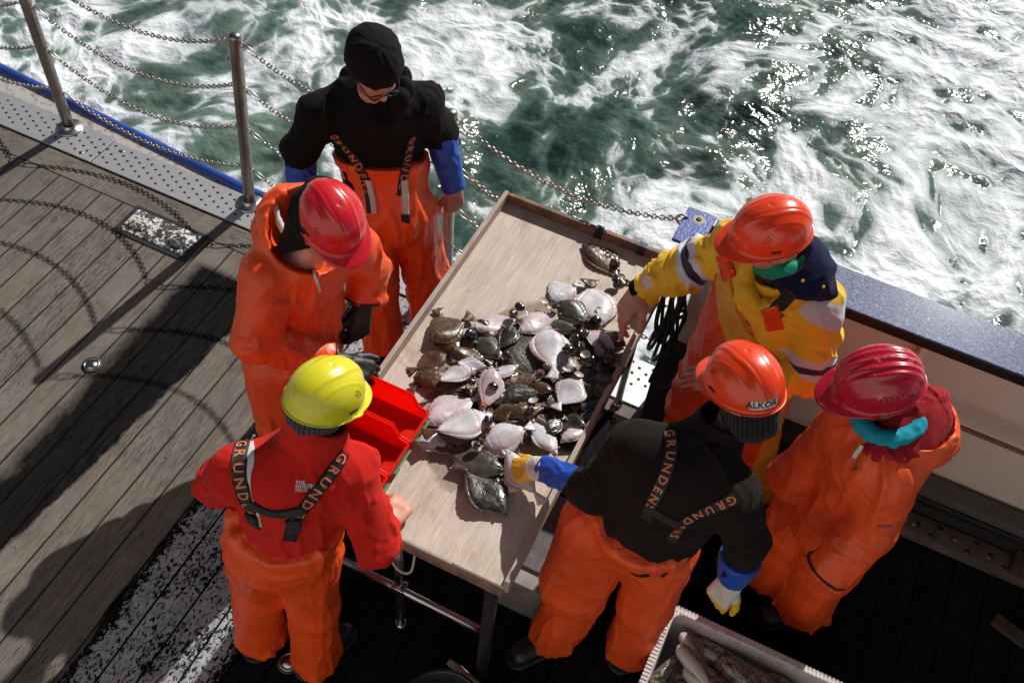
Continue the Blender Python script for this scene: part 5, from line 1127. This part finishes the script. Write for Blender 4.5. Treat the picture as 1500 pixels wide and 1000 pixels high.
trousers(J, root, J['waist']+[0, 0, .09], (.102, .092, .092, .100), .03, 'oil3', 33, (.158, .168), .008, extra=ex, topcut=(0, -.18, 1), dip=J['waist']-J['f']*.16+[-.01, 0, .13])
boots(J, root, [(.3, 1, 0), (-.1, 1, 0)])
beanie(J, root, 'greyknit', -.055, name='knitted_cap'); hl, HJ = helmet(J['head'], J['Hm'], M['h_yel'], root, tilt=.02, s=.94, peak=.034)
allh = list(HIT)
strap([(503, 662), (492, 682), (476, 704), (456, 730), (438, 752), (428, 772), (425, 790)], .040, allh, M['web'], root, 'GRUNDENS', M['pink'], .043, .005, 1)
strap([(358, 640), (352, 668), (351, 696), (357, 722), (368, 748), (374, 770)], .044, allh, M['web'], root, 'GRUNDENS', M['pink'], .043, .01, 1)
strap([(366, 648), (368, 672), (362, 700), (364, 726), (374, 745), (380, 768)], .022, allh, M['white'], root, None, name='strap_end', off=.004)
strap([(364, 734), (390, 747), (414, 751), (444, 746)], .026, allh, M['web'], root, None, name='cross_strap', off=.012)
for q in ((373, 756), (430, 766)):
    h_ = raycast(q[0], q[1], allh)
    if h_: mb = MB(); mb.box(h_[0]+h_[1]*.014, (.022, .026, .006), frame_z(h_[1]), bev=.003); mb.build('buckle', M['web'], root)
decal(433, 708, (1, .05), 'THE\nNORTH\nFACE', .0150, allh, M['wtext'], root, 'chest_logo', lines=.78)
h_ = raycast(456, 712, allh)
mb = MB()
for rr_ in (.014, .0105, .007): 
    fr = frame_z(h_[1]); c0 = raycast(455, 718, allh)[0]; r2 = unit(CR); u2 = np.cross(h_[1], r2); mb.tube([nearest(c0+r2*rr_*math.sin(a)+u2*rr_*math.cos(a), allh)[0]+h_[1]*.002 for a in np.linspace(0, math.pi/2, 9)], .0014, 5)
mb.build('logo_arcs', M['wtext'], root)
decal(384, 812, (1, .1), 'lm', .018, allh, M['purple'], root); decal(428, 806, (1, -.1), 'mo', .012, allh, M['purple'], root)
decal(424, 818, (1, -.1), 'mou', .018, allh, M['purple'], root)
# ---------- black sweater, orange helmet with name label, back to the camera
HIT.clear()
J = J3(dict(head=(1090, 578, 1.56), neck=(1048, 640, 1.43), shR=(1068, 722, 1.35), elR=(1096, 790, 1.12), wrR=(1072, 848, .90), shL=(935, 660, 1.35), elL=(868, 718, 1.13), wrL=(796, 684, .985), waist=(955, 755, 1.10), hipR=(975, 800, .92), hipL=(895, 765, .92), knR=(945, 882, .5), knL=(848, 862, .5), anR=(922, 948, .08), anL=(812, 928, .08)))
root = person('person in black sweater and orange helmet marked ALKOR gripping a fish with a gloved hand', J, (-.72, .55, -.42), (0, 0, 1), (-.15, .98, 0), [], .005)
F = Field(.0065); f = J['f']; nk = J['neck']; F.add(Cone(J['waist']-[0, 0, .10], J['chest'], .165, .175, f, 1.15)); F.add(Cone(J['shR'], J['shL'], .088, .088), .07); F.add(Cone(J['chest'], nk, .13, .095), .06)
F.add(Cone(nk, nk+np.array([.0, .03, .055]), .082, .076), .02); F.sub(Cone(nk+np.array([0, .02, .04]), nk+np.array([.0, .06, .16]), .064, .08), .006)
for s, e in (('R', .55), ('L', .22)):
    F.add(Cone(J['sh'+s], J['el'+s], .090, .070), .04); w_ = J['el'+s]+(J['wr'+s]-J['el'+s])*e; F.add(Cone(J['el'+s], w_, .068, .060), .03)
bn_ = [(J['waist'], J['chest'], .17, 6, 2.0, .010)]+limb_bones(J, 'R', .010, 16)+limb_bones(J, 'L', .010, 16)
cloth('sweater', F, M['brown_fleece'], root, bn_, 41, 3)
def ex(F):
    ax = unit(J['chest']-J['waist']); F.add(Cone(J['waist']-ax*.04, J['waist']+ax*.08, .180, .190, f, 1.10), .03)
    F.add(Cone(J['hipL']+[-.06, -.03, -.02], J['knL']+[-.06, 0, 0], .11, .10), .04)
trousers(J, root, J['waist']-[0, 0, .01], (.122, .102, .098, .100), .12, 'oil2', 43, (.170, .176), .009, extra=ex, topcut=(0, -.25, 1), dip=J['waist']-J['f']*.17+[.05, 0, .03])
boots(J, root, [(.2, .8, 0), (-.55, -.75, 0)], k_=1.08)
beanie(J, root, 'knit', -.15, grow=.010, extra=1); hl, HJ = helmet(J['head'], J['Hm'], M['h_or'], root, tilt=.16, up=.042, s=1.02, peak=.042)
o_, Rm, surf, spot = HJ
# name label at the back of the helmet: the letters follow the shell
def on_helmet(HJ, ph0, z0, txt, size, mat, pmat, parent, W, H):
    o_, Rm, surf, spot = HJ
    def pt(u, v, off): 
        th = math.acos(max(-1, min(1, ((z0+v)/HD['h'])))**(1/.92)); p = surf(ph0+u/.118, th); n = unit((p[0]/HD['b']**2, p[1]/HD['a']**2, p[2]/HD['h']**2)); return Rm@(p+n*off)+o_
    V = []; F = []; n = 16
    for i in range(n+1):
        for v in np.linspace(0, H, 5): V.append(pt((i/n-.5)*W, v, .003))
    for i in range(n):
        for j in range(4): a = i*5+j; F.append((a, a+5, a+6, a+1))
    pl = mesh_obj('name_label', V, F, pmat, parent)
    Vt, Ft = text_mesh(txt, size, .0006); Vt[:, 0] -= Vt[:, 0].mean(); mesh_obj('label_lettering', [pt(v[0], v[1]+H*.22, .0042) for v in Vt], Ft, mat, pl)
on_helmet(HJ, R_(-103), .008, 'ALKOR', .030, M['ktext'], m_plain('white_label', (.66, .64, .62), .6), hl, .088, .028)
mb = MB()     # white headband showing under the back rim
V = []; F = []
for i, ph in enumerate(np.linspace(R_(-165), R_(-85), 25)):
    for zz in (.004, -.034): V.append(Rm@np.array([.101*math.cos(ph), .124*math.sin(ph), zz])+o_)
for i in range(24): F.append((i*2, i*2+1, i*2+3, i*2+2))
hb = mesh_obj('headband', V, F, M['white'], hl); sm = hb.modifiers.new('s', 'SOLIDIFY'); sm.thickness = .003
dots = MB()
for ph in np.linspace(R_(-158), R_(-98), 15):
    for zz in (-.010, -.018, -.026): n = np.array([math.cos(ph)/.104, math.sin(ph)/.122, 0]); dots.lathe([(.0016, 0), (0, .0002)], Rm@np.array([.1035*math.cos(ph), .1265*math.sin(ph), zz])+o_, 6, Rm@frame_z(unit(n)))
dots.build('headband_holes', M['ktext'], hb)
for s, w_, d_, bk_, sd, cu, a_, ra, rb, en in (('L', J['wrL'], P(757, 690, .93)-J['wrL'], (0, -.25, 1), -1, (.75, .8, .85, .9), .12, .058, .044, 1.0), ('R', J['wrR'], P(1054, 872, .82)-J['wrR'], (-.4, -.9, .1), 1, (.7, .8, .9, .9), .42, .075, .052, .98)):
    el = J['el'+s]; F = Field(.006); a = el+(w_-el)*a_; b = el+(w_-el)*en; F.add(Cone(a, b, ra, rb)); F.cut(b, unit(w_-el)); F.cut(a, unit(el-w_)); cloth('oversleeve', F, M['blue'], root, [(el, w_, .06, 14, 1.2, .004)], 5, 2, hit=False)
    F = Field(.0045); d = unit(d_)
    for c, k_ in hand_cones(w_+d*.012, d_, bk_, sd, cu, (40, .6), 1.08, 1.25): F.add(c, k_)
    F.add(Cone(w_-unit(w_-el)*.05, w_+d*.02, .040, .036), .02)
    dd = d
    g = cloth('glove', F, None, root, [(el, w_, .05, 40, 1, .003)], 3, 1, hit=False, attrs={'tip': (lambda V, w=w_, q=dd, b=unit(bk_): (V-w)@q*9-.50+((V-w)@b)*-9)})
    k = NT('coated_glove'); mk = k.step(k.attr('tip'), -.02, .02); g.data.materials[0] = k.out(k.mix(mk, (.60, .56, .50), (.72, .40, .03)), k.mix(mk, .7, .4), 0, k.bump(k.noise(k.co(), 90, 4), .003, .6))
allh = list(HIT)
strap([(982, 632), (984, 660), (977, 690), (966, 716), (955, 738), (946, 760)], .038, allh, M['web'], root, 'GRUNDENS', M['pink'], .038, .0, 1)
strap([(1080, 728), (1058, 738), (1034, 747), (1012, 757), (994, 772), (984, 792)], .038, allh, M['web'], root, 'GRUNDENS', M['pink'], .038, .006, 1)
strap([(946, 742), (966, 752), (984, 762), (996, 768)], .03, allh, M['web'], root, None, name='cross_strap', off=.010)
# ---------- yellow jacket, orange helmet, reaching over the table
HIT.clear()
J = J3(dict(head=(1133, 352, 1.66), neck=(1145, 395, 1.50), shR=(1078, 362, 1.42), elR=(995, 395, 1.22), wrR=(937, 424, 1.08), shL=(1195, 448, 1.41), elL=(1188, 548, 1.15), wrL=(1090, 562, 1.06), waist=(1098, 495, 1.09), hipR=(1052, 525, .92), hipL=(1112, 562, .92), knR=(1018, 600, .5), knL=(1098, 640, .5), anR=(1000, 662, .08), anL=(1100, 712, .08)))
root = person('person in yellow jacket and orange helmet reaching a bare hand over the fish', J, (-.80, -.50, -.45), (0, 0, 1), (-.3, -.95, 0),
    [hand_cones(J['wrR'], P(908, 466, .98)-J['wrR'], (-.35, .25, 1), 1, (.18, .5, .6, .7), (52, .35), 1.28, 1.22, .05), hand_cones(P(1058, 540, 1.10), P(1020, 548, 1.06)-P(1058, 540, 1.10), (-.2, -.5, 1), 1, (.15, .18, .2, .25), (30, .3), 1.0, 1.0)], .004)
F = Field(.0065); f = J['f']; nk = J['neck']; F.add(Cone(J['waist']-[0, 0, .10], J['chest'], .175, .185, f, 1.15)); F.add(Cone(J['shR'], J['shL'], .092, .092), .07); F.add(Cone(J['chest'], nk, .13, .10), .06)
F.add(Cone(nk+[0, 0, -.01], nk+[.015, .02, .06], .105, .10), .03); F.sub(Cone(nk+[-.02, -.03, .04], nk+[-.03, -.05, .2], .085, .12), .008)
for s, e in (('R', .86), ('L', .90)):
    F.add(Cone(J['sh'+s], J['el'+s], .092, .078), .04); w_ = J['el'+s]+(J['wr'+s]-J['el'+s])*e; F.add(Cone(J['el'+s], w_, .078, .060), .03)
    F.sub(Cone(w_+unit(w_-J['el'+s])*.02, w_+unit(w_-J['el'+s])*.08, .054, .10), .004)
JJ = dict(J)
def arm_t(s):
    def fn(V):
        a, b, c = JJ['sh'+s], JJ['el'+s], JJ['wr'+s]; out = np.full(len(V), -1.0)
        t1 = (V-a)@(b-a)/((b-a)@(b-a)); t2 = (V-b)@(c-b)/((c-b)@(c-b)); d1 = np.linalg.norm(V-(a+np.outer(np.clip(t1, 0, 1), b-a)), axis=1); d2 = np.linalg.norm(V-(b+np.outer(np.clip(t2, 0, 1.2), c-b)), axis=1)
        return np.where(np.minimum(d1, d2) < .125, np.where(d1 < d2, np.clip(t1, -.5, 1.0), 1+np.clip(t2, 0, 2)), -1.0)
    return fn
k = NT('yellow_work_jacket'); co = k.co(); base = k.mix(k.step(k.noise(co, 5, 5), .3, .7), (.80, .46, .012), (.92, .60, .03)); base = k.mix(k.math('MULTIPLY', k.step(k.noise(co, 12, 6, .7), .55, .7), .35), base, (.50, .29, .03))
def band(v, a, b): return k.math('MULTIPLY', k.step(v, a, a+.012), k.step(v, b, b-.012))
tr_, tl_ = k.attr('armR'), k.attr('armL'); sv = k.math('MAXIMUM', k.math('MAXIMUM', band(tr_, .44, .84), band(tl_, .62, .94)), k.math('MULTIPLY', k.attr('patch'), 1.0), clamp=True)
nv_ = k.math('MAXIMUM', band(tr_, .56, .73), band(tl_, .74, .85)); c = k.mix(sv, base, (.60, .60, .66)); c = k.mix(nv_, c, (.012, .015, .05))
m_yj = k.out(c, .55, 0, k.bump(k.noise(co, 35, 4), .004, .5, k.bump(k.noise(co, 400, 2), .001, .4)), Sheen_Weight=.1)
def patch(V):
    a = JJ['shL']; q = V-(a+[.05, -.02, .03]); b = JJ['elR']+(JJ['wrR']-JJ['elR'])*.62; d = unit(JJ['wrR']-JJ['elR']); t = (V-b)@d; az = np.abs(((V-b)-np.outer(t, d))@unit(np.cross(d, (0, 0, 1)))+.035)
    return np.maximum(np.clip((.045-np.abs(q@unit((.3, .2, .9))))/.004, 0, 1)*(np.linalg.norm(q, axis=1) < .12), ((np.abs(t) < .018) & (az < .022)).astype(float))
bn_ = [(J['waist'], J['chest'], .17, 8, 2.0, .013)]+limb_bones(J, 'R', .014, 22)+limb_bones(J, 'L', .013, 18)+[(nk, nk+[0, 0, .06], .1, 24, 1.2, .008)]
cloth('work_jacket', F, m_yj, root, bn_, 51, 3, attrs={'armR': arm_t('R'), 'armL': arm_t('L'), 'patch': patch})
# navy hood / collar lying behind the head and over the left shoulder
F = Field(.0065); hb_ = J['head']+np.array([.105, .045, -.105]); F.add(Ell(hb_, (.135, .115, .105), frame((-.7, -.5, 0)))); F.add(Cone(hb_+[.05, -.02, -.02], J['shL']+[-.01, -.0, .085], .10, .055, (.3, .1, 1), 1.5), .05)
F.sub(Ell(J['head']+[-.035, -.03, .02], (.13, .13, .16)), .015); F.sub(Cone(J['head'], J['head']+[-.02, -.02, .3], .125, .17), .01)
nh = cloth('navy_hood', F, M['navy'], root, [(hb_, J['shL'], .12, 8, 1.2, .007)], 6, 3)
F = Field(.006); 
for a_ in np.linspace(-.4, 5.2, 15):
    p0 = nk+np.array([.080*math.cos(a_)-.005, .080*math.sin(a_)+.0, -.005+.062+.03*math.sin(a_+1.9)]); F.add(Ell(p0, (.030, .030, .034)), .03)
cloth('neck_scarf', F, M['green'], root, [(nk, nk+[0, 0, .1], .09, 34, 1, .006)], 9, 2)
F = Field(.006); F.add(Cone(nk+[-.115, -.045, .03], nk+[-.085, -.125, -.045], .026, .030)); F.add(Cone(nk+[-.085, -.125, -.045], nk+[-.01, -.155, -.06], .028, .022), .03)
cloth('collar_flap', F, M['yellow'], root, [(nk, nk+[0, -.1, -.05], .1, 20, 1.2, .006)], 12, 2)
F = Field(.006); F.add(Cone(nk+[.0, -.145, -.05], nk+[.075, -.105, .0], .026, .030)); F.add(Cone(nk+[.075, -.105, .0], nk+[.125, -.03, .04], .030, .026), .03)
cloth('collar_flap', F, M['yellow'], root, [(nk, nk+[0, -.1, -.05], .1, 20, 1.2, .006)], 13, 2)
# orange bib overalls with a gold chest panel
def bibx(F):
    pass
bibtop = P(1128, 425, 1.34); bn2 = unit(np.array([.72, -.22, .70]))
F = Field(.007); F.add(Cone(J['pel'], J['waist'], .195, .200, f, 1.08)); F.add(Cone(J['waist'], J['chest'], .202, .210, f, 1.08), .03)
for s in 'RL': F.add(Cone(J['hip'+s], J['kn'+s], .125, .112), .04); F.add(Cone(J['kn'+s], np.array([J['an'+s][0], J['an'+s][1], .1]), .108, .105), .04)
F.cut(bibtop, bn2); F.cut((0, 0, .05), (0, 0, -1))
lat = unit(np.cross((0, 0, 1), f))
gold = lambda V: np.maximum(np.clip((.10-(bibtop-V)@bn2)/.006, -1, 1), np.clip((((V-J['pel'])@lat)-.215)/.006, -1, 1))
k = NT('bib_overall'); mk = k.step(k.attr('gold'), -.3, .3); co = k.co(); rd = k.mix(k.step(k.noise(co, 6, 5), .3, .7), (.62, .045, .012), (.78, .085, .02)); gd = k.mix(k.step(k.noise(co, 7, 5), .3, .7), (.60, .27, .02), (.74, .36, .035))
cr_ = k.math('ABSOLUTE', k.math('SUBTRACT', k.noise(k.co((1, 1, .5)), 9, 4, .6, 1.4), .5)); m_bib = k.out(k.mix(mk, rd, gd), .38, 0, k.bump(k.step(cr_, .06, 0), .006, .45, k.bump(k.noise(co, 30, 4), .004, .4)))
cloth('bib_overalls', F, m_bib, root, [(J['pel'], J['chest'], .18, 7, 2.4, .008)]+leg_bones(J, 'R', .012)+leg_bones(J, 'L', .012), 53, 3, attrs={'gold': gold})
boots(J, root, [(-.5, -1, 0), (-.3, -1, 0)])
hl, HJ = helmet(J['head'], J['Hm'], M['h_or'], root, tilt=.18, s=1.0, up=.052)
sleeve_ring(J['elR'], J['wrR'], .93, .047, .035, M['black_fleece'], root, 'wrist_cuff')
allh = list(HIT)
strap([(1058, 372), (1062, 384), (1065, 396), (1067, 408)], .062, allh, M['h_or'], root, None, name='strap_patch', off=.007); strap([(1126, 450), (1130, 460), (1133, 470), (1136, 482)], .062, allh, M['h_or'], root, None, name='strap_patch', off=.007)
strap([(1075, 345), (1072, 356), (1068, 366), (1064, 378)], .05, allh, M['web'], root, None, name='shoulder_strap', off=.006); strap([(1160, 425), (1152, 436), (1143, 446), (1132, 458)], .05, allh, M['web'], root, None, name='shoulder_strap', off=.006)
decal(1092, 472, (1, .5), 'N', .030, allh, M['ktext'], root, bold=.0015); decal(1096, 486, (1, .55), 'o. nouns', .009, allh, M['ktext'], root); decal(1136, 458, (1, .35), 'M.N.\nSails', .018, allh, M['ktext'], root, bold=.0008, lines=.6)
decal(1116, 405, (1, -.35), 'MP', .012, allh, M['wtext'], root)
for q in ((1176, 411), (1206, 420)):
    h_ = raycast(q[0], q[1], allh)
    if h_: mb = MB(); mb.lathe([(.006, 0), (.005, .002), (0, .0025)], h_[0]+h_[1]*.001, 14, frame_z(h_[1])); mb.build('snap_button', M['yellow'], root, True)
# ---------- long orange oilskin, crimson ribbed helmet, right
HIT.clear()
J = J3(dict(head=(1288, 568, 1.60), neck=(1305, 618, 1.46), shR=(1248, 620, 1.385), elR=(1195, 668, 1.14), wrR=(1150, 705, .97), shL=(1308, 688, 1.385), elL=(1276, 776, 1.14), wrL=(1214, 832, .97), waist=(1268, 715, 1.06), hipR=(1215, 715, .9), hipL=(1255, 762, .9), knR=(1165, 775, .5), knL=(1212, 828, .5), anR=(1125, 832, .08), anL=(1175, 885, .08)))
root = person('person in long orange oilskin and scratched crimson ribbed helmet by the bulwark', J, (-.85, -.38, -.40), (0, 0, 1), (-.7, -.7, 0), [])
F = Field(.0065); f = J['f']; nk = J['neck']; F.add(Cone(J['pel']-[0, 0, .12], J['chest'], .175, .150, f, 1.12)); F.add(Cone(J['shR'], J['shL'], .088, .090), .05); F.add(Cone(J['chest'], nk, .14, .115), .06)
for s, e in (('R', .95), ('L', 1.05)):
    F.add(Cone(J['sh'+s], J['el'+s], .100, .086), .025); w_ = J['el'+s]+(J['wr'+s]-J['el'+s])*e; F.add(Cone(J['el'+s], w_, .085, .077), .012); F.sub(Cone(w_+unit(w_-J['el'+s])*.035, w_+unit(w_-J['el'+s])*.09, .070, .14), .004)
# collar and folded hood standing round the neck
hc = nk+np.array([.065, .03, .0]); hf = frame((-.8, -.5, .35)); F.add(Ell(hc, (.160, .155, .120), hf), .04); F.sub(Ell(hc+np.array([-.03, -.02, .080]), (.133, .138, .125), hf), .01); F.sub(Cone(nk+[0, 0, .05], nk+[-.03, -.02, .3], .10, .17), .01)
F.add(Cone(nk+[-.10, .045, .03], nk+[-.12, .02, -.05], .028, .034), .03)
jk = cloth('oilskin_jacket', F, M['oil2'], root, [(J['pel'], J['chest'], .19, 5, 2.0, .013)]+limb_bones(J, 'R', .010, 12)+limb_bones(J, 'L', .010, 11)+[(hc-[.1, 0, 0], hc+[.1, 0, 0], .15, 12, 2, .008)], 61, 3)
trousers(J, root, J['waist']-[0, 0, .06], (.142, .120, .114, .118), .12, 'oil2', 63, (.17, .16), .010)
boots(J, root, [(-.8, -.5, 0), (-.8, -.75, 0)])
F = Field(.006); F.add(Ell(nk+[.045, .02, .035], (.118, .118, .075))); F.add(Ell(nk+[.085, .045, .065], (.070, .085, .055)), .04)
for a_ in np.linspace(-1.7, 2.6, 13): F.add(Ell(nk+np.array([.122*math.cos(a_)-.01, .122*math.sin(a_)-.01, .012+.022*math.cos(a_-.4)]), (.036, .036, .044)), .035); F.sub(Ell(J['head']+[-.02, 0, .0], (.105, .11, .13)), .02); cloth('hooded_sweatshirt', F, M['darkred'], root, [(nk, nk+[.1, .05, .12], .1, 22, 1.2, .007)], 8, 2, hit=True)
F = Field(.006)
for a_ in np.linspace(0, 2*math.pi, 17)[:-1]: F.add(Ell(nk+np.array([.092*math.cos(a_)-.025, .092*math.sin(a_)-.030, .062+.018*math.cos(a_-.5)]), (.023, .023, .034)), .02)
cloth('neck_gaiter', F, M['teal'], root, [(nk, nk+[0, 0, .1], .09, 36, .8, .005)], 9, 2, hit=False)
F = Field(.006); F.add(Ell(J['head']-J['Hm'][:, 1]*.025+J['Hm'][:, 2]*.01, (.086, .100, .100), J['Hm'])); F.cut(J['head']+J['Hm'][:, 1]*.035, J['Hm'][:, 1]); cloth('hair', F, m_plain('dark_hair', (.02, .013, .01), .6, bs=120, bd=.004, vs=60, var=.5), root, None, 9, 2, hit=False)
hl, HJ = helmet(J['head'], J['Hm'], M['h_worn'], root, 'ribs', tilt=.05, s=1.0, peak=.055)
el, w_ = J['elL'], J['elL']+(J['wrL']-J['elL'])*1.06; mb = MB(); fr = frame_z(unit(w_-el)); mb.tube([w_+fr@np.array([.079*math.cos(a), .079*math.sin(a), 0]) for a in np.linspace(0, 2*math.pi, 33)[:-1]], .004, 6, closed=True); mb.build('cuff_edge', M['blackoil'], root, True)
allh = list(HIT)
decal(1284, 772, (1, -.1), 'muw', .026, allh, M['purple'], root); decal(1252, 690, (1, -.2), 'uv', .02, allh, M['purple'], root)
strap([(1264, 652), (1260, 658), (1256, 663), (1252, 670)], .012, allh, M['white'], root, None, name='drawstring', off=.008)
strap([(1230, 655), (1246, 690), (1262, 722), (1280, 735), (1310, 742)], .004, allh, M['oil3'], root, None, name='jacket_seam', off=.0012)
